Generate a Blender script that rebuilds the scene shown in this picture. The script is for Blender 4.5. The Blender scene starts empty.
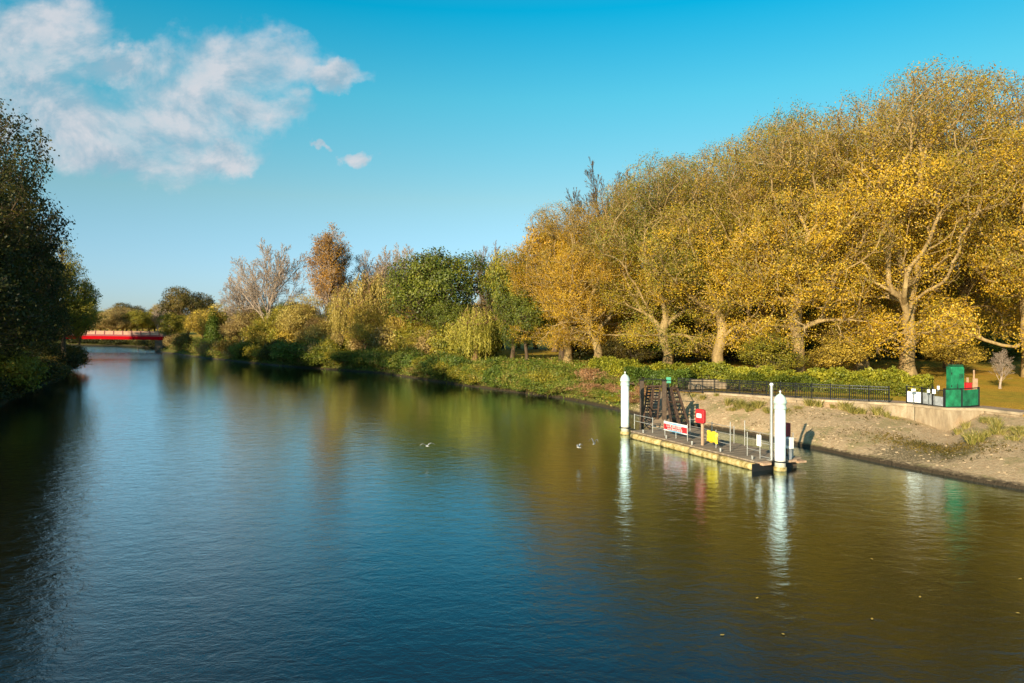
import bpy, math, random
import numpy as np
from mathutils import Vector, Matrix

random.seed(7)
SC = bpy.context.scene
COL = SC.collection
R = math.radians

# ------------------------------------------------------------------ camera
CAMZ, F, HY = 8.2, 720.0, 320.0
cam_d = bpy.data.cameras.new('camera'); cam = bpy.data.objects.new('camera', cam_d); COL.objects.link(cam)
cam.location = (0, 0, CAMZ); cam.rotation_euler = (R(90), 0, 0)
cam_d.lens = F / 1024 * 36; cam_d.sensor_width = 36
cam_d.shift_y = -(341.5 - HY) / 1024
cam_d.clip_end = 6000; cam_d.clip_start = 0.1
SC.camera = cam

def P(px, py, z):
    """world point at height z seen in that picture direction from the bridge the photo was taken on"""
    Y = (CAMZ - z) * F / (py - HY)
    return Vector(((px - 512) / F * Y, Y, z))

def PY(px, Y, z):
    return Vector(((px - 512) / F * Y, Y, z))

def ztop(py, Y):
    return CAMZ - (py - HY) / F * Y

# ------------------------------------------------------------------ objects
def tag(o, label=None, cat=None, group=None, kind=None):
    if label: o['label'] = label
    if cat: o['category'] = cat
    if group: o['group'] = group
    if kind: o['kind'] = kind
    return o

def empty(name, loc=(0, 0, 0), rz=0.0):
    o = bpy.data.objects.new(name, None); COL.objects.link(o)
    o.location = loc; o.rotation_euler = (0, 0, rz); o.empty_display_size = .3
    return o

def link(name, me, mat=None, parent=None):
    o = bpy.data.objects.new(name, me); COL.objects.link(o)
    if mat and not me.materials: me.materials.append(mat)
    if parent: o.parent = parent
    return o

def copy_tree(o, parent=None):
    c = o.copy(); COL.objects.link(c); c.parent = parent
    for ch in list(o.children): copy_tree(ch, c)
    return c

def np_mesh(name, co, faces_idx, nper, smooth=False, tone=None):
    """co (n,3), faces_idx flat array, nper verts per face"""
    me = bpy.data.meshes.new(name)
    co = np.asarray(co, dtype=np.float32); fi = np.asarray(faces_idx, dtype=np.int32).ravel()
    nf = len(fi) // nper
    me.vertices.add(len(co)); me.vertices.foreach_set('co', co.ravel())
    me.loops.add(len(fi)); me.loops.foreach_set('vertex_index', fi)
    me.polygons.add(nf); me.polygons.foreach_set('loop_start', np.arange(nf, dtype=np.int32) * nper)
    if smooth: me.polygons.foreach_set('use_smooth', np.ones(nf, dtype=bool))
    me.update(calc_edges=True)
    if tone is not None:
        a = me.attributes.new('tone', 'FLOAT', 'FACE'); a.data.foreach_set('value', np.asarray(tone, dtype=np.float32))
    return me

class MB:
    def __init__(s): s.v = []; s.f = []; s.sm = []
    def add(s, verts, faces, smooth=False):
        b = len(s.v); s.v += [tuple(v) for v in verts]
        s.f += [tuple(b + i for i in f) for f in faces]; s.sm += [smooth] * len(faces); return s
    def box(s, c, d, rz=0.0, M=None):
        hx, hy, hz = d[0] / 2, d[1] / 2, d[2] / 2
        vs = []
        for x, y, z in ((-1, -1, -1), (1, -1, -1), (1, 1, -1), (-1, 1, -1), (-1, -1, 1), (1, -1, 1), (1, 1, 1), (-1, 1, 1)):
            p = Vector((x * hx, y * hy, z * hz))
            p.rotate(Matrix.Rotation(rz, 3, 'Z'))
            p = p + Vector(c)
            vs.append(M @ p if M else p)
        return s.add(vs, [(0, 3, 2, 1), (4, 5, 6, 7), (0, 1, 5, 4), (1, 2, 6, 5), (2, 3, 7, 6), (3, 0, 4, 7)])
    def bar(s, a, b, w, h=None, up=(0, 0, 1)):
        """rectangular bar from a to b"""
        a, b = Vector(a), Vector(b); h = h or w
        d = (b - a).normalized(); up = Vector(up)
        if abs(d.dot(up)) > .98: up = Vector((1, 0, 0))
        x = d.cross(up).normalized() * (w / 2); y = x.cross(d).normalized() * (h / 2)
        vs = [a - x - y, a + x - y, a + x + y, a - x + y, b - x - y, b + x - y, b + x + y, b - x + y]
        return s.add(vs, [(0, 3, 2, 1), (4, 5, 6, 7), (0, 1, 5, 4), (1, 2, 6, 5), (2, 3, 7, 6), (3, 0, 4, 7)])
    def tube(s, a, b, r0, r1=None, n=10, cap=True):
        a, b = Vector(a), Vector(b); r1 = r0 if r1 is None else r1
        d = (b - a).normalized(); up = Vector((0, 0, 1)) if abs(d.z) < .95 else Vector((1, 0, 0))
        x = d.cross(up).normalized(); y = x.cross(d)
        vs = [a + (x * math.cos(2 * math.pi * i / n) + y * math.sin(2 * math.pi * i / n)) * r0 for i in range(n)]
        vs += [b + (x * math.cos(2 * math.pi * i / n) + y * math.sin(2 * math.pi * i / n)) * r1 for i in range(n)]
        s.add(vs, [(i, i + n, (i + 1) % n + n, (i + 1) % n) for i in range(n)], True)
        if cap: s.add(vs, [tuple(range(n)), tuple(range(2 * n - 1, n - 1, -1))])
        return s
    def lathe(s, prof, n=24, c=(0, 0, 0)):
        vs = []; fs = []
        for r, z in prof:
            for i in range(n):
                t = 2 * math.pi * i / n; vs.append((c[0] + r * math.cos(t), c[1] + r * math.sin(t), c[2] + z))
        for k in range(len(prof) - 1):
            for i in range(n):
                j = (i + 1) % n; fs.append((k * n + i, k * n + j, (k + 1) * n + j, (k + 1) * n + i))
        return s.add(vs, fs, True)
    def path(s, pts, r, n=8):
        for a, b in zip(pts[:-1], pts[1:]): s.tube(a, b, r, n=n)
        return s
    def build(s, name, mat, parent=None, bevel=0):
        me = bpy.data.meshes.new(name); me.from_pydata(s.v, [], s.f); me.update()
        me.polygons.foreach_set('use_smooth', s.sm); me.materials.append(mat)
        o = bpy.data.objects.new(name, me); COL.objects.link(o)
        if parent: o.parent = parent
        if bevel:
            m = o.modifiers.new('bevel', 'BEVEL'); m.width = bevel; m.segments = 2; m.limit_method = 'ANGLE'
        return o

# ------------------------------------------------------------------ materials
class N:
    def __init__(s, nt): s.nt = nt; s.L = nt.links
    def n(s, t, **k):
        nd = s.nt.nodes.new(t)
        for a, b in k.items(): setattr(nd, a, b)
        return nd
    def put(s, sock, v):
        if isinstance(v, bpy.types.NodeSocket): s.L.new(v, sock)
        elif v is not None: sock.default_value = v
    def math(s, op, a, b=None, c=None, clamp=False):
        nd = s.n('ShaderNodeMath', operation=op); nd.use_clamp = clamp
        s.put(nd.inputs[0], a)
        if b is not None: s.put(nd.inputs[1], b)
        if c is not None: s.put(nd.inputs[2], c)
        return nd.outputs[0]
    def mix(s, f, a, b, blend='MIX'):
        nd = s.n('ShaderNodeMix', data_type='RGBA', blend_type=blend)
        s.put(nd.inputs[0], f)
        s.put(nd.inputs[6], (*a, 1) if isinstance(a, tuple) and len(a) == 3 else a)
        s.put(nd.inputs[7], (*b, 1) if isinstance(b, tuple) and len(b) == 3 else b)
        return nd.outputs[2]
    def noise(s, vec, scale, detail=4, rough=.55, dist=0):
        nd = s.n('ShaderNodeTexNoise'); s.put(nd.inputs['Vector'], vec)
        nd.inputs['Scale'].default_value = scale; nd.inputs['Detail'].default_value = detail
        nd.inputs['Roughness'].default_value = rough; nd.inputs['Distortion'].default_value = dist
        return nd.outputs[0]
    def ramp(s, f, stops, interp='LINEAR'):
        nd = s.n('ShaderNodeValToRGB'); cr = nd.color_ramp; cr.interpolation = interp
        while len(cr.elements) < len(stops): cr.elements.new(.5)
        for e, (p, c) in zip(cr.elements, stops): e.position = p; e.color = (*c, 1) if len(c) == 3 else c
        s.put(nd.inputs[0], f); return nd.outputs[0]
    def rng(s, f, a, b, c=0., d=1., smooth=False):
        nd = s.n('ShaderNodeMapRange'); nd.interpolation_type = 'SMOOTHSTEP' if smooth else 'LINEAR'
        s.put(nd.inputs[0], f)
        for i, v in zip((1, 2, 3, 4), (a, b, c, d)): s.put(nd.inputs[i], v)
        return nd.outputs[0]
    def bump(s, h, strength=.5, dist=.05, normal=None):
        nd = s.n('ShaderNodeBump'); s.put(nd.inputs['Height'], h)
        nd.inputs['Strength'].default_value = strength; nd.inputs['Distance'].default_value = dist
        if normal is not None: s.L.new(normal, nd.inputs['Normal'])
        return nd.outputs[0]
    def mapping(s, vec, scale=(1, 1, 1), rot=(0, 0, 0)):
        nd = s.n('ShaderNodeMapping'); s.put(nd.inputs[0], vec)
        nd.inputs['Scale'].default_value = scale; nd.inputs['Rotation'].default_value = rot
        return nd.outputs[0]

def new_mat(name):
    m = bpy.data.materials.new(name); m.use_nodes = True
    nt = m.node_tree; b = nt.nodes['Principled BSDF']
    return m, N(nt), b

def mat_simple(name, col, rough=.6, metal=0., var=.15, scale=3., bump=.0, spec=.5):
    m, k, b = new_mat(name)
    tc = k.n('ShaderNodeTexCoord').outputs['Object']
    nz = k.noise(tc, scale, 5, .6)
    lo = tuple(c * (1 - var * 1.6) for c in col); hi = tuple(min(1, c * (1 + var)) for c in col)
    c = k.ramp(nz, [(.3, lo), (.65, hi)])
    k.L.new(c, b.inputs['Base Color'])
    b.inputs['Roughness'].default_value = rough; b.inputs['Metallic'].default_value = metal
    b.inputs['Specular IOR Level'].default_value = spec
    if bump: k.L.new(k.bump(k.noise(tc, scale * 6, 4), bump, .02), b.inputs['Normal'])
    return m

def mat_leaf(name, pal, clump=.35, transl=.25, seed=0., hz=None):
    """pal: list of colours ordered along 'tone'"""
    m, k, b = new_mat(name)
    at = k.n('ShaderNodeAttribute', attribute_name='tone').outputs['Fac']
    geo = k.n('ShaderNodeTexCoord').outputs['Object']
    oi = k.n('ShaderNodeObjectInfo').outputs['Random']
    nz = k.noise(geo, clump, 2, .5)
    t = k.math('ADD', k.math('MULTIPLY', at, .54), k.math('MULTIPLY', k.rng(nz, .34, .66), .46))
    t = k.math('ADD', t, k.math('MULTIPLY', k.math('SUBTRACT', oi, .5), .12))
    if hz:
        sz_ = k.n('ShaderNodeSeparateXYZ'); k.L.new(geo, sz_.inputs[0]); t = k.math('ADD', t, k.rng(sz_.outputs[2], hz[0], hz[1], .20, -.10))
    st = [(i / (len(pal) - 1) * .8 + .1, c) for i, c in enumerate(pal)]
    c = k.ramp(t, st)
    out = k.nt.nodes['Material Output']
    df = k.n('ShaderNodeBsdfDiffuse'); tr = k.n('ShaderNodeBsdfTranslucent'); gl = k.n('ShaderNodeBsdfGlossy')
    k.L.new(c, df.inputs[0]); k.L.new(c, tr.inputs[0]); gl.inputs['Roughness'].default_value = .5
    ms = k.n('ShaderNodeMixShader'); ms.inputs[0].default_value = transl
    k.L.new(df.outputs[0], ms.inputs[1]); k.L.new(tr.outputs[0], ms.inputs[2])
    m2 = k.n('ShaderNodeMixShader'); m2.inputs[0].default_value = .03
    k.L.new(ms.outputs[0], m2.inputs[1]); k.L.new(gl.outputs[0], m2.inputs[2])
    k.L.new(m2.outputs[0], out.inputs[0]); k.nt.nodes.remove(b)
    return m

def mat_bark(name, lo, hi, scale=2.):
    m, k, b = new_mat(name)
    tc = k.n('ShaderNodeTexCoord').outputs['Object']
    mp = k.mapping(tc, (1, 1, .35))
    nz = k.noise(mp, scale, 5, .65); n2 = k.noise(tc, scale * 5, 4, .6)
    c = k.ramp(k.math('ADD', k.math('MULTIPLY', nz, .7), k.math('MULTIPLY', n2, .3)), [(.35, lo), (.62, hi)])
    k.L.new(c, b.inputs['Base Color']); b.inputs['Roughness'].default_value = .85
    b.inputs['Specular IOR Level'].default_value = .2
    k.L.new(k.bump(n2, .6, .05), b.inputs['Normal'])
    return m

M = {}
M['bark_plane'] = mat_bark('bark_plane', (.16, .105, .045), (.44, .31, .14), 1.4)
M['bark_dark'] = mat_bark('bark_dark', (.05, .035, .022), (.16, .11, .07), 2)
M['bark_grey'] = mat_bark('bark_grey', (.24, .18, .13), (.54, .42, .33), 2)
M['bark_brown'] = mat_bark('bark_brown', (.13, .075, .035), (.34, .21, .10), 2)
M['leaf_plane'] = mat_leaf('leaf_plane', [(.36, .21, .08), (.40, .25, .045), (.33, .29, .03), (.58, .37, .028), (.78, .47, .025), (.84, .60, .06)], .22, .42, hz=(5, 26))
M['leaf_plane_gold'] = mat_leaf('leaf_plane_gold', [(.24, .17, .04), (.34, .26, .03), (.58, .34, .025), (.68, .40, .02), (.76, .52, .05)], .25, .42, hz=(5, 26))
M['leaf_plane_olive'] = mat_leaf('leaf_plane_olive', [(.26, .18, .05), (.20, .20, .025), (.28, .28, .03), (.50, .38, .028), (.68, .46, .03)], .22, .42, hz=(5, 24))
M['leaf_green'] = mat_leaf('leaf_green', [(.045, .065, .009), (.10, .13, .013), (.18, .20, .02), (.28, .26, .03)], .3)
M['leaf_deep'] = mat_leaf('leaf_deep', [(.022, .030, .008), (.045, .055, .012), (.10, .095, .018), (.20, .15, .022)], .3, .45)
M['leaf_olive_dark'] = mat_leaf('leaf_olive_dark', [(.04, .045, .01), (.09, .08, .014), (.18, .13, .02), (.32, .21, .025)], .3, .4)
M['leaf_yellowgreen'] = mat_leaf('leaf_yellowgreen', [(.10, .12, .015), (.22, .21, .02), (.36, .29, .025), (.46, .34, .03)], .3)
M['leaf_yellow'] = mat_leaf('leaf_yellow', [(.24, .18, .025), (.42, .30, .04), (.58, .40, .05), (.66, .50, .09)], .3)
M['leaf_orange'] = mat_leaf('leaf_orange', [(.28, .15, .03), (.42, .21, .03), (.54, .27, .035), (.60, .34, .06)], .4, .35)
M['leaf_brown'] = mat_leaf('leaf_brown', [(.17, .12, .04), (.31, .21, .07), (.42, .30, .10), (.48, .38, .12)], .4)
M['leaf_bramble'] = mat_leaf('leaf_bramble', [(.05, .085, .012), (.12, .17, .02), (.21, .26, .03), (.32, .27, .05), (.40, .24, .09)], .9)
M['leaf_hedge'] = mat_leaf('leaf_hedge', [(.11, .14, .016), (.24, .25, .022), (.40, .37, .03), (.54, .46, .045)], .5)
M['leaf_ivy'] = mat_leaf('leaf_ivy', [(.04, .065, .010), (.08, .125, .015), (.13, .19, .022), (.20, .24, .03)], .8)
M['leaf_rust'] = mat_leaf('leaf_rust', [(.20, .10, .05), (.36, .18, .08), (.48, .26, .12), (.50, .38, .20)], .8)
M['leaf_willow'] = mat_leaf('leaf_willow', [(.20, .18, .03), (.35, .31, .035), (.50, .43, .06), (.58, .50, .10)], .5)
M['leaf_limegreen'] = mat_leaf('leaf_limegreen', [(.05, .08, .01), (.10, .13, .015), (.22, .24, .02), (.42, .34, .03)], .35, .35, hz=(14, 2))
M['leaf_palegold'] = mat_leaf('leaf_palegold', [(.26, .20, .05), (.42, .31, .07), (.54, .41, .09), (.62, .50, .13)], .3, .35)
M['grass_dry'] = mat_leaf('grass_dry', [(.14, .15, .03), (.28, .25, .05), (.40, .32, .10), (.46, .38, .16)], .8)

# ------------------------------------------------------------------ tree generator
def unit(a): return a / np.maximum(np.linalg.norm(a, axis=-1, keepdims=True), 1e-9)

def lobe_points(rg, lobes, n, shell=5.0):
    L = np.array(lobes, dtype=float)
    w = (L[:, 3] * L[:, 4] * L[:, 5]) ** (2 / 3); w /= w.sum()
    i = rg.choice(len(L), n, p=w); d = unit(rg.normal(size=(n, 3))); r = rg.random(n) ** (1 / shell)
    return L[i, :3] + d * L[i, 3:] * r[:, None]

def gen_skeleton(seed, trunk, lobes, tiers, r0, rtip=.012, w=.35, asc=.5, zmin=None, expo=2.3, shell=5.0):
    rg = np.random.default_rng(seed)
    pos = [np.array(trunk[0], float)]; par = [-1]; dr = [np.array([0, 0, 1.])]; pl = [0.]
    def addn(p, i):
        d = p - pos[i]; l = np.linalg.norm(d)
        pos.append(p); par.append(i); dr.append(d / max(l, 1e-6)); pl.append(pl[i] + l); return len(pos) - 1
    i = 0
    for a, b in zip(trunk[:-1], trunk[1:]):
        a, b = np.array(a, float), np.array(b, float); m = max(1, int(np.linalg.norm(b - a) / .9))
        for k in range(1, m + 1):
            i = addn(a + (b - a) * k / m + rg.normal(size=3) * r0 * .12, i)
    ntr = len(pos)
    zmin = trunk[-1][2] * .75 if zmin is None else zmin
    tips = []; cap = 60000
    A = np.zeros((cap, 3)); D = np.zeros((cap, 3)); LN = np.zeros(cap); cnt = 0
    for ti, (n, seg) in enumerate(tiers):
        pts = lobe_points(rg, lobes, n, shell if ti > 0 else 3.0)
        if ti == 0: pts = pts * np.array([.8, .8, .9]) + np.array([0, 0, .05 * trunk[-1][2]])
        c0 = np.array(trunk[-1]); pts = pts[np.argsort(np.linalg.norm(pts - c0, axis=1))]
        for p in pts:
            while cnt < len(pos):
                A[cnt] = pos[cnt]; D[cnt] = dr[cnt]; LN[cnt] = pl[cnt]; cnt += 1
            df = p - A[:cnt]; d = np.linalg.norm(df, axis=1); hz = np.hypot(df[:, 0], df[:, 1])
            cost = d + w * LN[:cnt] + asc * np.maximum(0, A[:cnt, 2] - (p[2] - .45 * hz)) + (A[:cnt, 2] < zmin) * 50
            cost = cost + .35 * d * (1 - (df * D[:cnt]).sum(1) / np.maximum(d, 1e-6))
            i = int(np.argmin(cost)); q = pos[i]; dd = d[i]
            c = q + dr[i] * dd * .38 + np.array([0, 0, dd * .04]); m = max(1, int(dd / seg)); 
            for k in range(1, m + 1):
                t = k / m; x = (1 - t) ** 2 * q + 2 * t * (1 - t) * c + t * t * p
                if k < m: x = x + rg.normal(size=3) * seg * .09
                i = addn(x, i)
                if ti == len(tiers) - 1 and (k > m * .4): tips.append(i)
            if ti == len(tiers) - 2: tips.append(i)
    pos = np.array(pos); par = np.array(par); n = len(pos)
    s = np.zeros(n); main = -np.ones(n, int); best = np.zeros(n)
    for i in range(n - 1, 0, -1):
        if s[i] == 0: s[i] = 1
        p = par[i]; s[p] += s[i]
        if s[i] > best[p]: best[p] = s[i]; main[p] = i
    r = r0 * (s / s[0]) ** (1 / expo); r = np.maximum(r, rtip)
    return dict(pos=pos, par=par, r=r, main=main, dr=np.array(dr), tips=np.array(tips), ntr=ntr)

def gen_fork(seed, H, r0, trunk_h, spread, curve, nl=(16, 9, 7, 4), rtip=.012, crown0=.18, lens=(.42, .40, .42, .45), shape=None, lead=.97):
    rg = np.random.default_rng(seed)
    pos, par, dr, lev = [np.zeros(3)], [-1], [np.array([0, 0, 1.])], [0]; tips = []
    def grow(i, d, L, level):
        m = max(2, int(L / (.8, .6, .5, .45, .4)[level])); ids = []
        for k in range(m):
            d = unit(d + rg.normal(size=3) * (.03, .05, .07, .09, .1)[level] + np.array([0, 0, curve * (0 if level == 0 else 1) / m])); p = pos[i] + d * L / m
            pos.append(p); par.append(i); dr.append(d); i = len(pos) - 1; ids.append(i)
        if level >= 3: tips.extend(ids[-max(1, m // 2):])
        if level >= 4: return
        n = nl[level] if level < len(nl) else 0
        for q in range(n):
            t = (crown0 if level == 0 else .25) + (1 - (crown0 if level == 0 else .25)) * (q + rg.random()) / n
            j = ids[min(m - 1, int(t * m))]; dd = dr[j]
            a = rg.random() * 6.283 if level else q * 2.4 + rg.normal() * .3
            s_ = unit(np.cross(dd, [math.cos(a), math.sin(a), .3])); ang = (spread if level == 0 else .62) * (1.15 - .5 * t) * rg.uniform(.75, 1.25)
            nd = unit(dd * math.cos(ang) + s_ * math.sin(ang))
            f = lens[level] * (1.15 - .75 * t) if level == 0 else lens[level] * 1.3 * (1.1 - .5 * t)
            if shape and level == 0: f = lens[0] * shape(t)
            grow(j, nd, L * f * rg.uniform(.85, 1.15), level + 1)
    grow(0, np.array([.02, .01, 1.]), H * lead, 0)
    pos = np.array(pos); par = np.array(par); n = len(pos); s = np.zeros(n); main = -np.ones(n, int); best = np.zeros(n)
    for i in range(n - 1, 0, -1):
        if s[i] == 0: s[i] = 1
        p = par[i]; s[p] += s[i]
        if s[i] > best[p]: best[p] = s[i]; main[p] = i
    rr = np.maximum(r0 * (s / s[0]) ** (1 / 2.2), rtip)
    return dict(pos=pos, par=par, r=rr, main=main, dr=np.array(dr), tips=np.array(tips), ntr=max(3, int(trunk_h / .8)))

def skeleton_mesh(name, sk, rmin=0., flare=True):
    pos, par, r, main, dr = sk['pos'], sk['par'], sk['r'].copy(), sk['main'], sk['dr']
    if flare:
        z = pos[:, 2] - pos[0, 2]; r = np.where((np.arange(len(r)) < sk['ntr']), r * (1 + .55 * np.exp(-z / .7)), r)
    e = np.arange(1, len(pos)); e = e[r[e] >= rmin]; p = par[e]
    ismain = main[p] == e
    ref = np.where(np.abs(dr[:, 2:3]) > .9, np.array([[1., 0, 0]]), np.array([[0, 0, 1.]]))
    fx = unit(np.cross(dr, ref)); fy = np.cross(fx, dr)
    V = []; Fc = []; base = 0
    for lo, hi, ns in ((.16, 99, 9), (.05, .16, 5), (0, .05, 3)):
        k = (r[e] >= lo) & (r[e] < hi); ee = e[k]; pp = p[k]; im = ismain[k]
        if len(ee) == 0: continue
        th = np.arange(ns) * 2 * np.pi / ns
        same = im & (np.abs((dr[ee] * dr[pp]).sum(1)) > .3)
        sd = np.where(same[:, None], fx[pp], fx[ee]); sy = np.where(same[:, None], fy[pp], fy[ee])
        # keep frames from twisting when the reference flips
        flip = (sd * fx[ee]).sum(1) < .2
        sd = np.where(flip[:, None], fx[ee], sd); sy = np.where(flip[:, None], fy[ee], sy)
        r0 = np.where(im, r[pp], np.minimum(r[pp], r[ee] * 1.25))
        ring0 = pos[pp][:, None] + (sd[:, None] * np.cos(th)[None, :, None] + sy[:, None] * np.sin(th)[None, :, None]) * r0[:, None, None]
        ring1 = pos[ee][:, None] + (fx[ee][:, None] * np.cos(th)[None, :, None] + fy[ee][:, None] * np.sin(th)[None, :, None]) * r[ee][:, None, None]
        vv = np.concatenate([ring0, ring1], 1).reshape(-1, 3)
        a = np.arange(ns); b = (a + 1) % ns
        q = np.stack([a, b, b + ns, a + ns], 1)
        fc = (q[None] + (np.arange(len(ee)) * 2 * ns)[:, None, None]).reshape(-1, 4) + base
        V.append(vv); Fc.append(fc); base += len(vv)
    return np_mesh(name, np.concatenate(V), np.concatenate(Fc), 4, True)

def leaf_mesh(name, seed, centres, k, sigma, size, outward=None, up=.35, droop=0., sparse=.15, aspect=.62, gap=.0, gfreq=.55):
    rg = np.random.default_rng(seed); n = len(centres)
    if gap > 0:   # thin whole clumps so that the sky shows through
        fq = rg.normal(size=(6, 3)) * gfreq; ph = rg.random(6) * 6.3
        g = np.sin(centres @ fq.T + ph).sum(1); cut = np.quantile(g, gap)
        keep = (g > cut) | (rg.random(n) < .25); centres = centres[keep]; n = len(centres)
    kk = rg.poisson(k, n); idx = np.repeat(np.arange(n), kk)
    c = centres[idx] + rg.normal(size=(len(idx), 3)) * sigma * np.array([1, 1, .75])
    if droop: c[:, 2] -= np.abs(rg.normal(size=len(idx))) * droop
    m = len(c); ctr = centres.mean(0)
    out = unit(c - ctr)
    nr = unit(rg.normal(size=(m, 3)) * .8 + out * 1.0 + np.array([0, 0, up]))
    t = unit(np.cross(nr, rg.normal(size=(m, 3)))); b = np.cross(nr, t)
    s = size * (.6 + .8 * rg.random(m))[:, None]
    V = np.stack([c - t * s * .5, c + b * s * aspect * .5 - t * s * .08, c + t * s * .5, c - b * s * aspect * .5 + nr * s * .1], 1).reshape(-1, 3)
    tipt = rg.random(n); tone = np.clip(tipt[idx] * .62 + rg.random(m) * .38, 0, 1)
    return np_mesh(name, V, np.arange(m * 4), 4, False, tone)

PROTO = {}
def proto_tree(key, seed, H, trunk_top, lobes, tiers, r0, k, sigma, size, bark, leaf, asc=.5, w=.35, gap=.1, rmin=0., trunk=None, rtip=.012, zmin=None, name='tree', thin=None, up=.35, shell=5.0, expo=2.3):
    rg = random.Random(seed)
    trunk = trunk or [(0, 0, 0), (rg.uniform(-.3, .3), rg.uniform(-.3, .3), trunk_top * .5), (rg.uniform(-.5, .5), rg.uniform(-.5, .5), trunk_top)]
    sk = gen_skeleton(seed, trunk, lobes, tiers, r0, rtip, w, asc, zmin, shell=shell, expo=expo)
    tm = skeleton_mesh(key + '_trunk', sk, rmin); tm.materials.append(M[bark])
    tips = sk['pos'][sk['tips']]
    if thin: tips = tips[np.random.default_rng(seed + 9).random(len(tips)) < thin(tips)]
    lm = leaf_mesh(key + '_crown', seed + 1, tips, k, sigma, size, gap=gap, up=up); lm.materials.append(M[leaf])
    PROTO[key] = (tm, lm, H)

def place(key, name, x, y, z, height=None, rz=None, sx=1., leaf=None, label=None, cat='tree', group=None, bark=None, wide=None, crown_name='crown', trunk_name='trunk', lean=0):
    tm, lm, H = PROTO[key]
    r = empty(name, (x, y, z), random.uniform(0, 6.28) if rz is None else rz)
    s = 1. if height is None else height / H
    wx = s * sx if wide is None else wide
    r.scale = (wx, wx, s)
    if lean: r.rotation_euler[0] = lean
    a = link(trunk_name, tm, None, r); b = link(crown_name, lm, None, r)
    if leaf: b.material_slots[0].link = 'OBJECT'; b.material_slots[0].material = M[leaf]
    if bark: a.material_slots[0].link = 'OBJECT'; a.material_slots[0].material = M[bark]
    tag(r, label, cat, group)
    return r

def dome_lobes(seed, R_, z0, z1, n=9, rl=.5, zr=1.):
    rg = random.Random(seed); out = []
    cz = (z0 + z1) / 2; hz = (z1 - z0) / 2
    out.append((0, 0, cz, R_ * .62, R_ * .62, hz * .8))
    for i in range(n):
        a = 2.4 * i + rg.uniform(-.5, .5); t = rg.uniform(-.75, .95) if n > 5 else rg.uniform(-.3, .9)
        rr = math.sqrt(max(0, 1 - t * t * .8)) * R_ * (1 - rl * .75)
        l = R_ * rl * rg.uniform(.75, 1.2)
        out.append((math.cos(a) * rr, math.sin(a) * rr, cz + t * hz * (1 - rl * .55), l, l, l * .8 * zr))
    return out

# plane trees: tall, light trunks, thin twiggy tops
for i, sd in enumerate((11, 23, 37, 58)):
    lb = dome_lobes(sd, 9.0, 4.0, 28.5, 15, .42)
    rr_ = random.Random(sd)
    for q in range((5, 3, 6, 3)[i]):     # low boughs that sweep down to hedge height
        a_ = q * 1.05 + rr_.uniform(-.3, .3); d_ = rr_.uniform(4.5, 8.5); lb.append((math.cos(a_) * d_, math.sin(a_) * d_, rr_.uniform(3.4, 6.0), 2.3, 2.3, 1.9))
    proto_tree('plane%d' % i, sd, 29, 5.2, lb, [(11, 1.1), (70, .9), (560, .7), (4200, .55)], .60, 21, .40, .160,
               'bark_plane', 'leaf_plane', asc=.42, w=.28, gap=.20, rtip=.018,
               thin=lambda t: np.where(t[:, 2] > 21, .6, .95), zmin=3.0, expo=2.38)
for i, sd in enumerate((5, 91)):
    lb = dome_lobes(sd, 6.5, 2.2, 14, 12, .45)
    proto_tree('round%d' % i, sd, 14.5, 3.5, lb, [(8, .9), (50, .7), (300, .6), (1500, .5)], .36, 13, .36, .28,
               'bark_dark', 'leaf_green', gap=.08, rtip=.015, zmin=1.8)
proto_tree('leafy', 77, 12, 3.0, dome_lobes(78, 4.6, 1.2, 12, 10, .45), [(7, .8), (40, .6), (260, .5), (1200, .45)], .26, 10, .36, .24,
           'bark_brown', 'leaf_yellow', gap=.12, zmin=1.2)
proto_tree('feather', 79, 22, 14, [(0, 0, 14, 4.5, 4.5, 6), (1, 2, 18, 3.5, 3.5, 3.5), (-3, 0, 11, 3.5, 3.5, 3), (3, -1, 12, 3.5, 3.5, 2.5), (1, -3, 8, 4, 4, 3), (-1, 3, 6, 3.6, 3.6, 3), (2.5, 2.5, 8.5, 3, 3, 2.5), (-2.5, -2.5, 16, 2.5, 2.5, 2), (0, 0, 20.5, 1.6, 1.6, 1.6)],
           [(22, .9), (90, .7), (420, .6), (1700, .5)], .4, 13, .34, .26, 'bark_dark', 'leaf_deep', gap=.12, zmin=3, w=.6)
def proto_fork(key, seed, H, r0, bark, leaf, k, sigma, size, gap, **kw):
    sk = gen_fork(seed, H, r0, 3, **kw); tm = skeleton_mesh(key + '_trunk', sk); tm.materials.append(M[bark])
    lm = leaf_mesh(key + '_crown', seed + 1, sk['pos'][sk['tips']], k, sigma, size, gap=gap); lm.materials.append(M[leaf]); PROTO[key] = (tm, lm, float(sk['pos'][:, 2].max()))
proto_fork('poplar', 41, 19, .30, 'bark_grey', 'leaf_orange', 2.0, .36, .20, .0, spread=.50, curve=.22, nl=(24, 9, 6, 4), rtip=.017, crown0=.16, lens=(1, .28, .36, .45), shape=lambda t: .44 * (1 - .22 * t), lead=.72)
proto_fork('bare', 43, 19, .34, 'bark_grey', 'leaf_brown', .05, .25, .2, .2, spread=.58, curve=.18, nl=(17, 11, 8, 5), rtip=.020, crown0=.28, lens=(1, .28, .36, .42), shape=lambda t: .98 - .14 * t, lead=.48)
proto_tree('shrub0', 61, 3.2, .5, dome_lobes(62, 2.0, .2, 3.1, 9, .5), [(7, .4), (40, .35), (260, .3)], .07, 22, .24, .17, 'bark_brown', 'leaf_bramble', gap=.05, zmin=0, rtip=.01)
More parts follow.
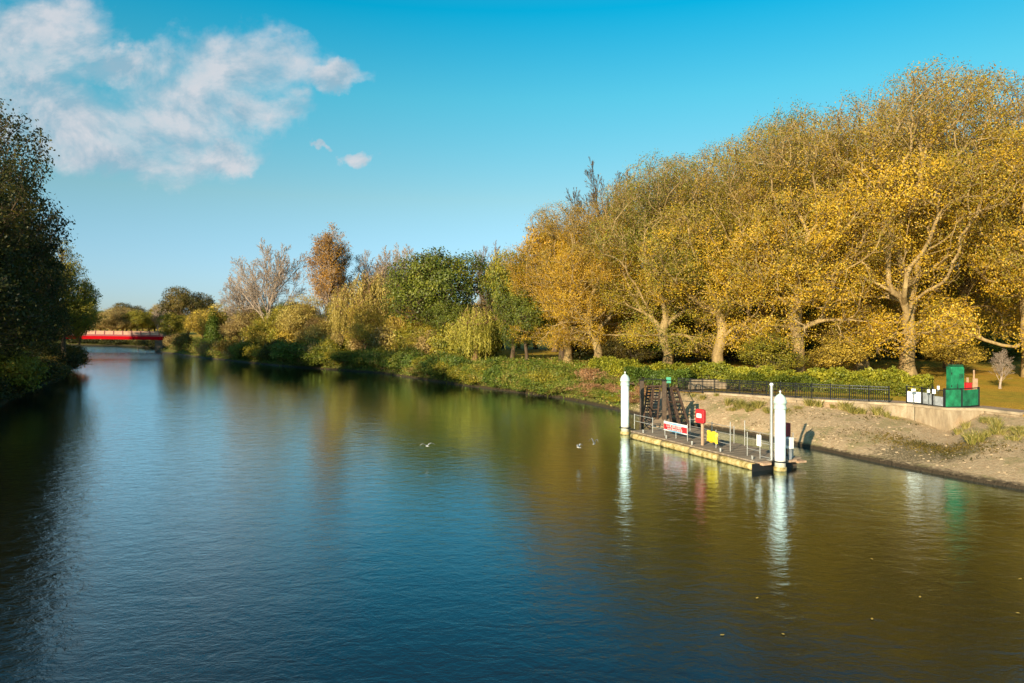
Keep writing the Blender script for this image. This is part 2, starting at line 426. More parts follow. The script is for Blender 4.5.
proto_tree('shrub1', 63, 3.0, .4, dome_lobes(66, 2.3, .1, 2.9, 7, .4), [(7, .4), (40, .35), (280, .3)], .07, 20, .22, .15, 'bark_brown', 'leaf_bramble', gap=.1, zmin=0, rtip=.01)
proto_tree('shrub2', 67, 3.6, .4, [(0, 0, 1.6, 1.3, 1.3, 1.7), (.6, .4, 2.2, 1, 1, 1.3), (-.7, .2, 1.4, 1, 1, 1.2), (0, -.9, 1.1, 1, 1, 1)], [(9, .4), (50, .35), (200, .3)], .07, 9, .26, .17, 'bark_brown', 'leaf_brown', gap=.2, zmin=0, rtip=.014, asc=1.2)
# small pointed evergreen
cone = [(0, 0, z, 2.3 * (1 - z / 9.5) + .2, 2.3 * (1 - z / 9.5) + .2, .9) for z in (1, 2, 3, 4, 5, 6, 7, 8)]
proto_tree('pointed', 71, 9, 7.5, cone, [(60, .5), (500, .4)], .16, 26, .26, .22, 'bark_brown', 'leaf_ivy', gap=0, zmin=.3, w=.0, asc=0)

# weeping willow: strands hang from arching boughs
def proto_willow():
    rg = np.random.default_rng(83)
    sk = gen_skeleton(83, [(0, 0, 0), (.2, 0, 1.6), (.1, .2, 3.2)], dome_lobes(84, 3.6, 4.2, 8.8, 8, .45), [(8, .6), (40, .5), (220, .45)], .3, .02, .3, .4, 1.5)
    tm = skeleton_mesh('willow_trunk', sk); tm.materials.append(M['bark_brown'])
    tp = sk['pos'][sk['tips']]; rr = np.hypot(tp[:, 0], tp[:, 1])
    tp = tp[(rg.random(len(tp)) < .95)]
    cs = []
    for p in tp:
        for _ in range(2):
            L = min(p[2] - .3, rg.uniform(1.5, 5.2)); o = unit(np.array([p[0], p[1], 0])) * rg.uniform(.1, .8)
            m = int(L / .12); t = np.linspace(0, 1, m)
            q = p + rg.normal(size=3) * .2 + np.outer(t ** .5, o) + np.outer(t, [0, 0, -L]); cs.append(q)
    c = np.concatenate(cs); m = len(c)
    c = c + rg.normal(size=(m, 3)) * .045
    d = unit(np.array([0, 0, -1.]) + rg.normal(size=(m, 3)) * .25); b = unit(np.cross(d, rg.normal(size=(m, 3))))
    s = .24 * (.7 + .6 * rg.random(m))[:, None]
    V = np.stack([c, c + d * s * .5 + b * s * .16, c + d * s, c + d * s * .5 - b * s * .16], 1).reshape(-1, 3)
    tt = np.concatenate([np.full(len(x), rg.random()) for x in cs])
    lm = np_mesh('willow_crown', V, np.arange(m * 4), 4, False, np.clip(tt * .6 + rg.random(m) * .4, 0, 1)); lm.materials.append(M['leaf_willow'])
    PROTO['willow'] = (tm, lm, 9.2)
proto_willow()

# ------------------------------------------------------------------ terrain
# water edge W and crest T of the right bank (world metres), z of the slope top at the wall foot, z of the crest
ST = [  # Wx, Wy, Tx, Ty, sz, tz
    (62, -60, 72, -54, 2.3, 2.4), (42, -5, 51, 2, 2.3, 2.4), (32, 20, 40, 28, 2.3, 2.4), (24.7, 34.7, 31.9, 43.9, 2.25, 2.4),
    (23.4, 36.6, 30.7, 46.9, 2.18, 2.4), (22.9, 37.6, 28.5, 47.1, .95, 2.4), (21.8, 39.6, 27.2, 49.5, 1.5, 2.4), (20.2, 43.1, 24.0, 51.2, 1.85, 2.4),
    (19.1, 45.8, 21.9, 52.6, 2.1, 2.38), (17.9, 48.6, 20.2, 54.7, 2.2, 2.3), (17.1, 50.9, 19.0, 56.5, 2.2, 2.25), (15.6, 53.4, 17.2, 59.1, 2.1, 2.15),
    (13.7, 55.8, 15.3, 61.7, 1.95, 2.0), (11.8, 59.6, 13.6, 63.5, 1.95, 2.0), (9.6, 65.6, 13.5, 69, 2.0, 2.1), (5.0, 75.7, 9, 79, 2.1, 2.3),
    (-6.6, 90.8, -2.6, 95, 2.1, 2.3), (-20.4, 111, -16, 116, 2.1, 2.3), (-42, 129, -38, 134.5, 2.1, 2.3), (-67, 156, -63, 162, 2.1, 2.3),
    (-90, 184, -85, 189, 2.1, 2.3), (-97, 203, -91, 207, 2.1, 2.3), (-120, 228, -114, 235, 2.1, 2.3), (-170, 248, -166, 256, 2.1, 2.3), (-300, 262, -300, 270, 2.1, 2.3)]

def resample(st, step):
    out = []
    for a, b in zip(st[:-1], st[1:]):
        L = math.hypot(b[0] - a[0], b[1] - a[1]); s = step if -10 < a[1] < 130 else step * 4
        m = max(1, int(L / s))
        for k in range(m): out.append(tuple(x + (y - x) * k / m for x, y in zip(a, b)))
    out.append(st[-1]); return out
RS = resample(ST, .5)
def pts_at(s):
    W = np.array(s[:2]); T = np.array(s[2:4]); return W, T, s[4], s[5]

rgt = np.random.default_rng(3)
_fq = rgt.normal(size=(14, 2)) * np.linspace(.25, 2.4, 14)[:, None]; _ph = rgt.random(14) * 6.3; _am = 1 / np.linspace(1, 5, 14)
def rough2(x, y): return float((np.sin(_fq[:, 0] * x + _fq[:, 1] * y + _ph) * _am).sum()) / 4

def loft(name, rows, mat, parent=None, smooth=True):
    nr, nc = len(rows), len(rows[0]); co = np.array([p for r in rows for p in r])
    f = [(i * nc + j, i * nc + j + 1, (i + 1) * nc + j + 1, (i + 1) * nc + j) for i in range(nr - 1) for j in range(nc - 1)]
    me = np_mesh(name, co, np.array(f), 4, smooth); me.materials.append(mat)
    return link(name, me)

slope_rows, park_rows, path_rows = [], [], []
for s in RS:
    W, T, sz, tz = pts_at(s); n = T - W; n = n / np.linalg.norm(n); r = []
    r.append((W[0] - n[0] * 5, W[1] - n[1] * 5, -1.8)); r.append((W[0] - n[0] * .5, W[1] - n[1] * .5, -.5))
    e = rough2(W[0] * 3, W[1] * 3) * .10
    r.append((W[0] + n[0] * (.02 + e), W[1] + n[1] * (.02 + e), -.02)); r.append((W[0] + n[0] * (.07 + e), W[1] + n[1] * (.07 + e), .17)); r.append((W[0] + n[0] * (.3 + e), W[1] + n[1] * (.3 + e), .2))
    mm = 16
    for k in range(1, mm + 1):
        t = k / mm; x, y = W + (T - W) * (.04 + .96 * t); z = .2 + (sz - .2) * (t ** .85)
        if k < mm: z += rough2(x * 1.3, y * 1.3) * .13 * math.sin(math.pi * t) ** .5
        r.append((x, y, z))
    slope_rows.append(r)
    g = []
    g.append((T[0] + n[0] * .02, T[1] + n[1] * .02, sz - .05))
    hasp = s[1] < 66
    for d in (.25, 1, 2.4, 2.8, 4, 6, 8, 11, 14, 18, 23, 30, 38, 48, 60, 80, 120, 200, 400, 900, 2600):
        z = tz + .25 * (1 - math.exp(-d / 40)) - (.004 if d < 2.6 else 0)
        if d >= 4: z += rough2((T[0] + n[0] * d) * .5, (T[1] + n[1] * d) * .5) * .12
        g.append((T[0] + n[0] * d, T[1] + n[1] * d, z if d > .3 else tz - .002))
    park_rows.append(g)
    if 20 <= s[1] < 64 :
        path_rows.append([(T[0] + n[0] * d, T[1] + n[1] * d, tz + .012 if d < 2.6 else tz - .03) for d in (.05, .7, 1.4, 2.1, 2.7)])

def mat_slope():
    m, k, b = new_mat('bank_earth')
    g = k.n('ShaderNodeNewGeometry').outputs['Position']
    sep = k.n('ShaderNodeSeparateXYZ'); k.L.new(g, sep.inputs[0]); z = sep.outputs[2]; y = sep.outputs[1]; x = sep.outputs[0]
    n1 = k.noise(g, .55, 6, .62); n2 = k.noise(g, 4.5, 6, .7); n3 = k.noise(g, 17, 3, .7)
    vo = k.n('ShaderNodeTexVoronoi'); k.put(vo.inputs['Vector'], g); vo.inputs['Scale'].default_value = 5.5
    base = k.ramp(n2, [(.26, (.42, .25, .12)), (.42, (.48, .335, .195)), (.58, (.58, .425, .255)), (.74, (.70, .55, .37))])
    base = k.mix(k.rng(n3, .54, .72, 0, .6), base, (.32, .20, .10))
    base = k.mix(k.math('MULTIPLY', k.rng(vo.outputs['Distance'], .13, .04), .55), base, (.55, .43, .32))     # pale stones
    # green growth: sparse on the near bank, full further along
    far = k.rng(y, 60, 66); lean = k.math('MULTIPLY', k.rng(n1, .50, .62, 0, 1, True), k.rng(n2, .35, .6))
    base = k.mix(k.math('MULTIPLY', lean, .7), base, (.19, .19, .05))
    base = k.mix(far, base, k.ramp(n2, [(.35, (.06, .07, .018)), (.6, (.19, .18, .04))]))
    # the low mossy patch of creeping plants
    dx = k.math('DIVIDE', k.math('SUBTRACT', x, 24.2), 3.6); dy = k.math('DIVIDE', k.math('SUBTRACT', y, 41.7), 2.3)
    dd = k.math('ADD', k.math('MULTIPLY', dx, dx), k.math('MULTIPLY', dy, dy))
    pt = k.math('MULTIPLY', k.rng(k.math('ADD', dd, k.math('MULTIPLY', k.math('SUBTRACT', n2, .5), 2.6)), 1.0, .45), k.rng(n3, .35, .5))
    base = k.mix(k.math('MULTIPLY', pt, .8), base, (.095, .085, .04))
    wet = k.rng(k.math('ADD', z, k.math('MULTIPLY', k.math('SUBTRACT', n2, .5), .25)), .27, .17)
    base = k.mix(wet, base, (.055, .04, .024))
    k.L.new(base, b.inputs['Base Color']); k.put(b.inputs['Roughness'], k.rng(wet, 0, 1, .95, .5)); b.inputs['Specular IOR Level'].default_value = .25
    h = k.math('ADD', n2, k.math('MULTIPLY', n3, .5)); h = k.math('ADD', h, k.math('MULTIPLY', k.rng(vo.outputs['Distance'], .3, 0), .5))
    k.L.new(k.bump(h, .9, .14), b.inputs['Normal'])
    return m
def mat_park():
    m, k, b = new_mat('park_grass')
    g = k.n('ShaderNodeNewGeometry').outputs['Position']
    n1 = k.noise(g, .16, 5, .6); n2 = k.noise(g, 2.2, 6, .7); n3 = k.noise(g, 11, 4, .7)
    c = k.ramp(n2, [(.3, (.14, .13, .015)), (.5, (.36, .27, .025)), (.7, (.52, .36, .04))])
    leaf = k.ramp(n3, [(.38, (.26, .13, .02)), (.5, (.58, .30, .03)), (.62, (.66, .42, .05))])
    c = k.mix(k.rng(n1, .42, .6, .15, .85), c, leaf)
    k.L.new(c, b.inputs['Base Color']); b.inputs['Roughness'].default_value = .95; b.inputs['Specular IOR Level'].default_value = .15
    k.L.new(k.bump(n3, .8, .08), b.inputs['Normal']); return m
M['slope'] = mat_slope(); M['park'] = mat_park()
M['path'] = mat_simple('path_paving', (.36, .255, .19), .9, 0, .22, 1.3, .3, .2)
M['concrete'] = mat_simple('wall_concrete', (.40, .31, .21), .9, 0, .28, 1.1, .5, .2)

tag(loft('embankment', slope_rows, M['slope']), kind='structure')
tag(loft('park_ground', park_rows, M['park']), kind='structure')
tag(loft('footpath', path_rows, M['path']), kind='structure')

# left bank
LW = [(-30, -80), (-36, -20), (-38, 20), (-42, 45), (-47.7, 66), (-58, 88), (-69.5, 113), (-86, 136), (-106, 160), (-140, 190), (-210, 214), (-320, 225)]
lrows = []
LWr = []
for a, b in zip(LW[:-1], LW[1:]):
    m = max(1, int(math.dist(a, b) / 2))
    LWr += [(a[0] + (b[0] - a[0]) * k / m, a[1] + (b[1] - a[1]) * k / m) for k in range(m)]
LWr.append(LW[-1])
for x, y in LWr:
    r = []
    for d, z in ((-4, -1.8), (-.5, -.4), (0, .05), (.5, .5), (1.5, 1.0), (3, 1.8), (6, 2.3), (12, 2.4), (25, 2.5), (60, 2.6), (200, 2.8), (2500, 3)):
        e = rough2(x, y) * .4 if -1 < d < 10 else 0
        r.append((x - (d + e) * .96, y - (d + e) * .28, z))
    lrows.append(r)
def mat_leftbank():
    m, k, b = new_mat('bank_undergrowth')
    g = k.n('ShaderNodeNewGeometry').outputs['Position']
    n2 = k.noise(g, 1.6, 6, .7)
    k.L.new(k.ramp(n2, [(.35, (.035, .03, .014)), (.6, (.09, .08, .022))]), b.inputs['Base Color']); b.inputs['Roughness'].default_value = .95
    k.L.new(k.bump(n2, .8, .3), b.inputs['Normal']); return m
M['leftbank'] = mat_leftbank()
o = loft('west_bank', [list(reversed(r)) for r in lrows], M['leftbank']); tag(o, kind='structure')

# river bed and distant ground, one sheet to the horizon
m_bed = mat_simple('river_silt', (.06, .05, .03), .95)
tag(MB().add([(-4000, -1500, -2), (4000, -1500, -2), (4000, 5000, -2), (-4000, 5000, -2)], [(0, 1, 2, 3)]).build('riverbed', m_bed), kind='structure')

def mat_water():
    m, k, b = new_mat('river_water')
    g = k.n('ShaderNodeNewGeometry').outputs['Position']
    cd = k.n('ShaderNodeVectorMath', operation='LENGTH'); k.L.new(g, cd.inputs[0])
    # wind patches: calmer lanes and rougher lanes on the river
    patch = k.noise(k.mapping(g, (.035, .012, 1)), 1, 3, .5)
    amp = k.rng(patch, .35, .65, .55, 1.25)
    a = k.noise(k.mapping(g, (1.15, 1.7, 1), (0, 0, .25)), 1, 5, .62, .6)
    c = k.noise(k.mapping(g, (3.1, 4.6, 1), (0, 0, -.3)), 1, 4, .62, .4)
    l = k.noise(k.mapping(g, (.25, .4, 1), (0, 0, .5)), 1, 2, .5)
    h = k.math('ADD', k.math('MULTIPLY', a, .55), k.math('MULTIPLY', c, .24)); h = k.math('ADD', h, k.math('MULTIPLY', l, .5))
    sw = k.n('ShaderNodeSeparateXYZ'); k.L.new(g, sw.inputs[0])
    amp = k.math('MULTIPLY', amp, k.rng(sw.outputs[1], 25, 75, 1.5, 1.0)); amp = k.math('ADD', amp, k.rng(sw.outputs[1], 150, 172, 0, 5))   # broken water below the bridge
    h = k.math('MULTIPLY', h, amp)
    nb = k.bump(h, 1.0, .034)
    df = k.n('ShaderNodeBsdfDiffuse'); df.inputs[0].default_value = (.008, .007, .003, 1); k.L.new(nb, df.inputs['Normal'])
    gl = k.n('ShaderNodeBsdfGlossy'); gl.inputs[0].default_value = (.74, .92, 1, 1); gl.inputs['Roughness'].default_value = .02; k.L.new(nb, gl.inputs['Normal'])
    fr = k.n('ShaderNodeFresnel'); fr.inputs['IOR'].default_value = 1.36; k.L.new(nb, fr.inputs['Normal'])
    mx = k.n('ShaderNodeMixShader'); k.L.new(k.math('MINIMUM', k.math('MULTIPLY', k.math('POWER', fr.outputs[0], 1.35), 3.4), .93), mx.inputs[0]); k.L.new(df.outputs[0], mx.inputs[1]); k.L.new(gl.outputs[0], mx.inputs[2])
    k.L.new(mx.outputs[0], k.nt.nodes['Material Output'].inputs[0]); k.nt.nodes.remove(b)
    return m
M['water'] = mat_water()
tag(MB().add([(-700, -300, 0), (400, -300, 0), (400, 520, 0), (-700, 520, 0)], [(0, 1, 2, 3)]).build('river_water', M['water']), kind='structure')

# ------------------------------------------------------------------ retaining wall and kerb
def ribbon(pts, th, name, mat, parent=None):
    """vertical slab along pts: (x, y, z0, z1)"""
    mb = MB(); vs = []; fs = []
    n = len(pts)
    for i, p in enumerate(pts):
        a = pts[max(0, i - 1)]; b = pts[min(n - 1, i + 1)]
        d = Vector((b[0] - a[0], b[1] - a[1])).normalized(); nn = Vector((d.y, -d.x)) * th / 2
        for s_, z in ((-1, p[2]), (-1, p[3]), (1, p[3]), (1, p[2])): vs.append((p[0] + nn.x * s_, p[1] + nn.y * s_, z))
    for i in range(n - 1):
        for j in range(4):
            k = (j + 1) % 4; fs.append((i * 4 + j, i * 4 + k, (i + 1) * 4 + k, (i + 1) * 4 + j))
    fs.append((0, 1, 2, 3)); fs.append((n * 4 - 1, n * 4 - 2, n * 4 - 3, n * 4 - 4))
    return mb.add(vs, fs).build(name, mat, parent)

def mat_wall():
    m, k, b = new_mat('old_concrete')
    g = k.n('ShaderNodeNewGeometry').outputs['Position']
    n1 = k.noise(k.mapping(g, (1.6, 1.6, .35)), 1, 6, .65); n2 = k.noise(g, 7, 5, .7); n3 = k.noise(g, .9, 3)
    c = k.ramp(n1, [(.32, (.19, .14, .09)), (.5, (.34, .26, .17)), (.68, (.48, .40, .29))])
    xs = k.n('ShaderNodeSeparateXYZ'); k.L.new(g, xs.inputs[0]); c = k.mix(k.math('GREATER_THAN', k.math('FRACT', k.math('MULTIPLY', xs.outputs[1], .45)), .975), c, (.10, .08, .05)); c = k.mix(k.rng(n2, .5, .75, 0, .6), c, (.28, .20, .12)); c = k.mix(k.rng(n3, .55, .7, 0, .4), c, (.46, .27, .15))
    k.L.new(c, b.inputs['Base Color']); b.inputs['Roughness'].default_value = .92; b.inputs['Specular IOR Level'].default_value = .2
    k.L.new(k.bump(n2, .7, .04), b.inputs['Normal']); return m
M['wall'] = mat_wall()
wp = [s for s in RS if 43.5 < s[1] * 0 + s[3] < 60.5 and s[3] > 44]
wall = tag(empty('retaining_wall', (0, 0, 0)), 'pale stained concrete retaining wall under the riverside railing', 'wall')
bot = [(s[2] - .02, s[3] - .05, s[4] - .45, s[5] - .09) for s in wp]
ribbon(bot, .30, 'wall_face', M['wall'], wall)
ribbon([(s[2] - .02, s[3] - .05, s[5] - .088, s[5] + .07) for s in wp], .42, 'coping', M['concrete'], wall)
kp = [s for s in RS if 22 < s[3] <= 44]
kerb = ribbon([(s[2], s[3], s[4] - .3, s[5] + .06) for s in kp], .25, 'kerb', M['concrete']); tag(kerb, 'low pale kerb edging the path right of the green hoarding', 'kerb')

# ------------------------------------------------------------------ simple materials
M['iron'] = mat_simple('black_iron', (.018, .02, .022), .5, .3, .2)
M['galv'] = mat_simple('galvanised', (.50, .49, .46), .42, .55, .12)
M['white'] = mat_simple('white_paint', (.80, .80, .78), .5, 0, .06)
M['aqua'] = mat_simple('aqua_paint', (.52, .68, .62), .5, 0, .08)
M['dark_wood'] = mat_simple('dark_timber', (.09, .06, .04), .8, 0, .3, 3, .3)
M['rust'] = mat_simple('rusty_frame', (.075, .042, .026), .8, .1, .5, 6, .2)
M['tan_deck'] = mat_simple('ramp_surface', (.36, .26, .17), .85, 0, .2, 2.5, .2)
M['red'] = mat_simple('red_plastic', (.52, .025, .030), .4, 0, .08)
M['yellow'] = mat_simple('yellow_plastic', (.80, .55, .025), .5, 0, .15)
M['green'] = mat_simple('green_board', (.009, .175, .075), .6, 0, .34, 2.2)
M['grey_panel'] = mat_simple('grey_panel', (.33, .35, .37), .5, .1, .2)
M['post_wood'] = mat_simple('post_wood', (.50, .32, .20), .8, 0, .2)
M['blue'] = mat_simple('blue_print', (.18, .42, .62), .5, 0, .1)
M['stone'] = mat_simple('river_stone', (.46, .34, .21), .9, 0, .3, 2)

def mat_pile():
    m, k, b = new_mat('mooring_pile_paint')
    tc = k.n('ShaderNodeTexCoord').outputs['Object']; s = k.n('ShaderNodeSeparateXYZ'); k.L.new(tc, s.inputs[0])
    ang = k.math('DIVIDE', k.math('ARCTAN2', s.outputs[1], s.outputs[0]), 2 * math.pi)
    sp = k.math('FRACT', k.math('ADD', k.math('MULTIPLY', s.outputs[2], .85), ang))
    st = k.math('GREATER_THAN', sp, .52)
    nz = k.noise(tc, 2.2, 5, .65)
    c = k.mix(st, (.85, .85, .84), (.62, .74, .76)); c = k.mix(k.rng(nz, .55, .75, 0, .45), c, (.60, .56, .47))
    low = k.rng(k.math('ADD', s.outputs[2], k.math('MULTIPLY', nz, .6)), 1.15, .55, 0, .8); c = k.mix(low, c, (.34, .30, .17))
    rn = k.noise(k.mapping(tc, (7, 7, .5)), 1.5, 4, .6); c = k.mix(k.rng(rn, .56, .70, 0, .35), c, (.50, .45, .36))
    k.L.new(c, b.inputs['Base Color']); b.inputs['Roughness'].default_value = .5; return m
M['pile'] = mat_pile()
def mat_planks():
    m, k, b = new_mat('deck_planks')
    tc = k.n('ShaderNodeTexCoord').outputs['Object']; s = k.n('ShaderNodeSeparateXYZ'); k.L.new(tc, s.inputs[0])
    pl = k.math('MULTIPLY', s.outputs[0], 6.6); fr = k.math('FRACT', pl); fl = k.math('FLOOR', pl)
    wn = k.n('ShaderNodeTexWhiteNoise', noise_dimensions='1D'); k.L.new(fl, wn.inputs['W'])
    nz = k.noise(k.mapping(tc, (3, .6, 1)), 3, 5, .65)
    c = k.ramp(k.math('ADD', k.math('MULTIPLY', wn.outputs[0], .4), k.math('MULTIPLY', nz, .6)), [(.25, (.17, .125, .085)), (.55, (.29, .225, .16)), (.8, (.40, .33, .25))])
    c = k.mix(k.math('GREATER_THAN', fr, .94), c, (.02, .015, .01))
    k.L.new(c, b.inputs['Base Color']); b.inputs['Roughness'].default_value = .85; return m
M['planks'] = mat_planks()
def mat_fender():
    m, k, b = new_mat('mossy_float')
    tc = k.n('ShaderNodeNewGeometry').outputs['Position']; s = k.n('ShaderNodeSeparateXYZ'); k.L.new(tc, s.inputs[0])
    nz = k.noise(tc, 3.5, 5, .7)
    c = k.ramp(nz, [(.35, (.20, .15, .035)), (.5, (.46, .34, .13)), (.68, (.62, .50, .27))])
    c = k.mix(k.rng(k.math('ADD', s.outputs[2], k.math('MULTIPLY', nz, .12)), .14, .05), c, (.06, .06, .015))
    k.L.new(c, b.inputs['Base Color']); b.inputs['Roughness'].default_value = .6; return m
M['fender'] = mat_fender()

# ------------------------------------------------------------------ mooring piles
def make_pile(loc, label, H=4.35):
    r = tag(empty('mooring_pile', loc), label, 'mooring pile', 'white painted mooring piles of the landing stage')
    MB().lathe([(.345, -1.8), (.345, .0), (.345, H - .95), (.001, H - .95)], 32).build('shaft', M['pile'], r)
    MB().lathe([(.345, -1.5), (.41, -1.48), (.41, .17), (.38, .22), (.346, .22)], 32).build('sleeve', M['fender'], r)
    MB().lathe([(.346, H - 1.02), (.39, H - 1.0), (.39, H - .9), (.37, H - .88), (.37, H - .70), (.41, H - .68), (.42, H - .62), (.40, H - .56), (.39, H - .50), (.33, H - .36), (.22, H - .25), (.10, H - .18), (.04, H - .14), (.001, H - .14)], 32).build('cap', M['aqua'], r)
    MB().lathe([(.03, H - .15), (.035, H - .10), (.065, H - .07), (.065, H - .03), (.03, H), (.001, H + .03)], 16).build('finial', M['white'], r)
    for ch in r.children:
        ch.scale = (.83, .83, 1)
    return r
make_pile((14.6, 39.2, 0), 'white striped mooring pile at the near end of the pontoon')
make_pile((8.1, 51.6, 0), 'white striped mooring pile at the far end of the pontoon', 4.5)

# ------------------------------------------------------------------ pontoon
F0 = Vector((8.3, 50.4, 0)); U = Vector((13.55 - 8.3, 38.95 - 50.4, 0)); LEN = U.length; U.normalize(); NN = Vector((-U.y, U.x, 0)); LEN -= .35
def Q(t, s, z=0): return F0 + U * t + NN * s + Vector((0, 0, z))
def t_px(px, s):
    k = (px - 512) / F; b = F0 + NN * s
    return (k * b.y - b.x) / (U.x - k * U.y)
MQ = Matrix((U, NN, Vector((0, 0, 1)))).transposed().to_4x4(); MQ.translation = F0
pon = tag(empty('pontoon', F0, math.atan2(U.y, U.x)), 'long floating timber landing stage with pale fender logs along its edge', 'pontoon')
DZ = .46
WD = 3.2
MB().box((LEN / 2, WD / 2, DZ - .04), (LEN, WD, .08)).build('deck', M['planks'], pon)
MB().box((1.2, WD + .85, DZ - .045), (4.2, 1.70, .08)).build('landing_platform', M['planks'], pon)
MB().box((LEN / 2, .05, DZ - .15), (LEN - .1, .10, .14)).box((LEN / 2, WD - .05, DZ - .15), (LEN - .1, .10, .14)).box((.05, WD / 2, DZ - .15), (.1, WD - .25, .14)).box((LEN - .05, WD / 2, DZ - .15), (.1, WD - .25, .14)).build('edge_beam', M['dark_wood'], pon)
for k in range(4): MB().box((1.6 + k * 3.1, WD / 2, .02), (2.6, 2.6, .70)).build('float', M['dark_wood'], pon)
# fender logs on the river side
js = [.35, t_px(663.5, 0), t_px(691.5, 0), t_px(720.5, 0), LEN + .05]
for a, b in zip(js[:-1], js[1:]):
    mb = MB(); n = 14; ln = b - a - .06; prof = [(.001, 0), (.14, .02), (.20, .10)] + [(.215 + .008 * math.sin(i * 2.1), .1 + (ln - .2) * i / 6) for i in range(7)] + [(.20, ln - .10), (.14, ln - .02), (.001, ln)]
    mb.lathe(prof, n)
    mb.v = [(a + .03 + z, -.16 + x, .16 + y) for x, y, z in mb.v]
    mb.build('fender_log', M['fender'], pon)
for x, y, dx, dy in ((LEN + .20, .30, .4, .6), (LEN + .16, 2.0, .32, 1.1)):
    MB().box((x, y, .38), (dx, dy, .12)).build('end_board', M['post_wood'], pon)
MB().box((LEN + .22, 2.85, .30), (.42, .6, .1)).build('step_board', M['post_wood'], pon)
MB().box((LEN + .12, .9, .15), (.08, 2.8, .5)).build('end_fender', M['iron'], pon)

for wx, wy in ((14.6, 39.2), (8.1, 51.6)):     # guide hoops that slide on the mooring piles
    q = Vector((wx, wy, 0)) - F0; cx, cy = q.dot(U), q.dot(NN); pts = [Vector((cx + .37 * math.cos(a * math.pi / 8), cy + .37 * math.sin(a * math.pi / 8), .52)) for a in range(17)]
    ex = LEN if cx > 5 else 0.
    MB().path(pts, .035, 6).bar((cx + (-.36 if cx > 5 else .36), cy - .12, .52), (ex, cy - .12, .47), .05).bar((cx + (-.36 if cx > 5 else .36), cy + .12, .52), (ex, cy + .12, .47), .05).build('pile_hoop', M['iron'], pon)
# railings on the pontoon
def rail_post(t, s, h=1.08, r=.028): return MB().tube((t, s, DZ - .02), (t, s, DZ + h), r, n=8).build('railing_post', M['galv'], pon)
front_px = [634.5, 652.7, 665, 676, 687.5, 716, 730.3, 747.3, 760]
tf = [t_px(p, .8) for p in front_px]
hs = [1.05, 1.05, 1.08, 1.0, 1.1, 1.1, 1.75, 1.35, 1.4]
for t, h in zip(tf, hs): rail_post(t, .8, h)
def rail(a, b, r=.022): return MB().tube(a, b, r, n=8).build('rail', M['galv'], pon)
for i, j in ((0, 1), (2, 3), (3, 4)):
    for z in (.99, .55): rail((tf[i], .8, DZ + z), (tf[j], .8, DZ + z))
for i, j in ((1, 2), (4, 5), (5, 6), (7, 8)): rail((tf[i], .8, DZ + .42), (tf[j], .8, DZ + .42), .018)
rail((tf[8], .8, DZ + .15), (tf[8] + .75, .8, DZ + .15)); rail((tf[8], .8, DZ + .9), (tf[8] + .75, .8, DZ + .9))
tb = [t_px(p, WD - .25) for p in (690, 712, 734, 744.7, 770, 793)]
for t, h in zip(tb, (1.1, 1.1, 1.1, 1.55, 1.1, 1.35)): rail_post(min(t, LEN + .45), WD - .25, h)
for i, j in ((0, 1), (1, 2), (3, 4), (4, 5)):
    for z in ((.99, .52)): rail((tb[i], WD - .25, DZ + z), (min(tb[j], LEN + .45), WD - .25, DZ + z), .018)
for s_ in (1.7, 2.7): rail_post(LEN - .15, s_, 1.1)
rail((LEN - .15, 1.7, DZ + 1.05), (LEN - .15, WD - .25, DZ + 1.05)); rail((LEN - .15, 1.7, DZ + .55), (LEN - .15, WD - .25, DZ + .55))
for k in range(5): MB().tube((1.2 + k * 2.6, .22, DZ), (1.2 + k * 2.6, .22, DZ + .22), .05, .07, 10).build('bollard', M['galv'], pon)

# things on the pontoon
RZ = math.atan2(U.y, U.x)
def on(name, t, s, label, cat, z=DZ, rz=0, **k): return tag(empty(name, Q(t, s, z), RZ + rz), label, cat, **k)

# banner tied to the railing
bn = on('banner', (tf[2] + tf[4]) / 2, .76, 'red white and blue banner tied to the pontoon railing', 'banner')
bl = tf[4] - tf[2] + .1
MB().box((0, -.012, .70), (bl, .02, .60)).build('sheet', M['white'], bn)
mb = MB(); mb.box((0, -.028, .66), (bl - .04, .008, .38)); mb.build('red_field', M['red'], bn)
for zc, sg in ((.93, 1), (.43, -1)):
    mb = MB(); n = 10; vs = []; w_ = bl * .36
    for i in range(n + 1):
        x = -w_ + 2 * w_ * i / n; h = .08 * (1 - (2 * i / n - 1) ** 2) + .015
        vs += [(x, -.032, zc - h / 2 - .02 * sg), (x, -.032, zc + h / 2 - .02 * sg)]
    mb.add(vs, [(2 * i, 2 * i + 2, 2 * i + 3, 2 * i + 1) for i in range(n)]); mb.build('blue_arc', M['blue'], bn)
rg = random.Random(5)
mb = MB(); x = -bl * .30   # lettering too small to read in the photo: short white strokes in two rows
for row, zc, hh in ((0, .76, .15), (1, .56, .10)):
    x = -bl * (.34 if row == 0 else .30)
    while x < bl * .30:
        w_ = rg.uniform(.07, .12); mb.box((x, -.036, zc - hh / 2), (w_, .006, .022)); mb.box((x - w_ / 2 + .012, -.036, zc), (.024, .006, hh)); 
        if rg.random() < .6: mb.box((x + w_ / 2 - .012, -.036, zc), (.024, .006, hh))
        if rg.random() < .6: mb.box((x, -.036, zc + hh / 2), (w_, .006, .022))
        x += w_ + .05
mb.build('lettering', M['white'], bn)

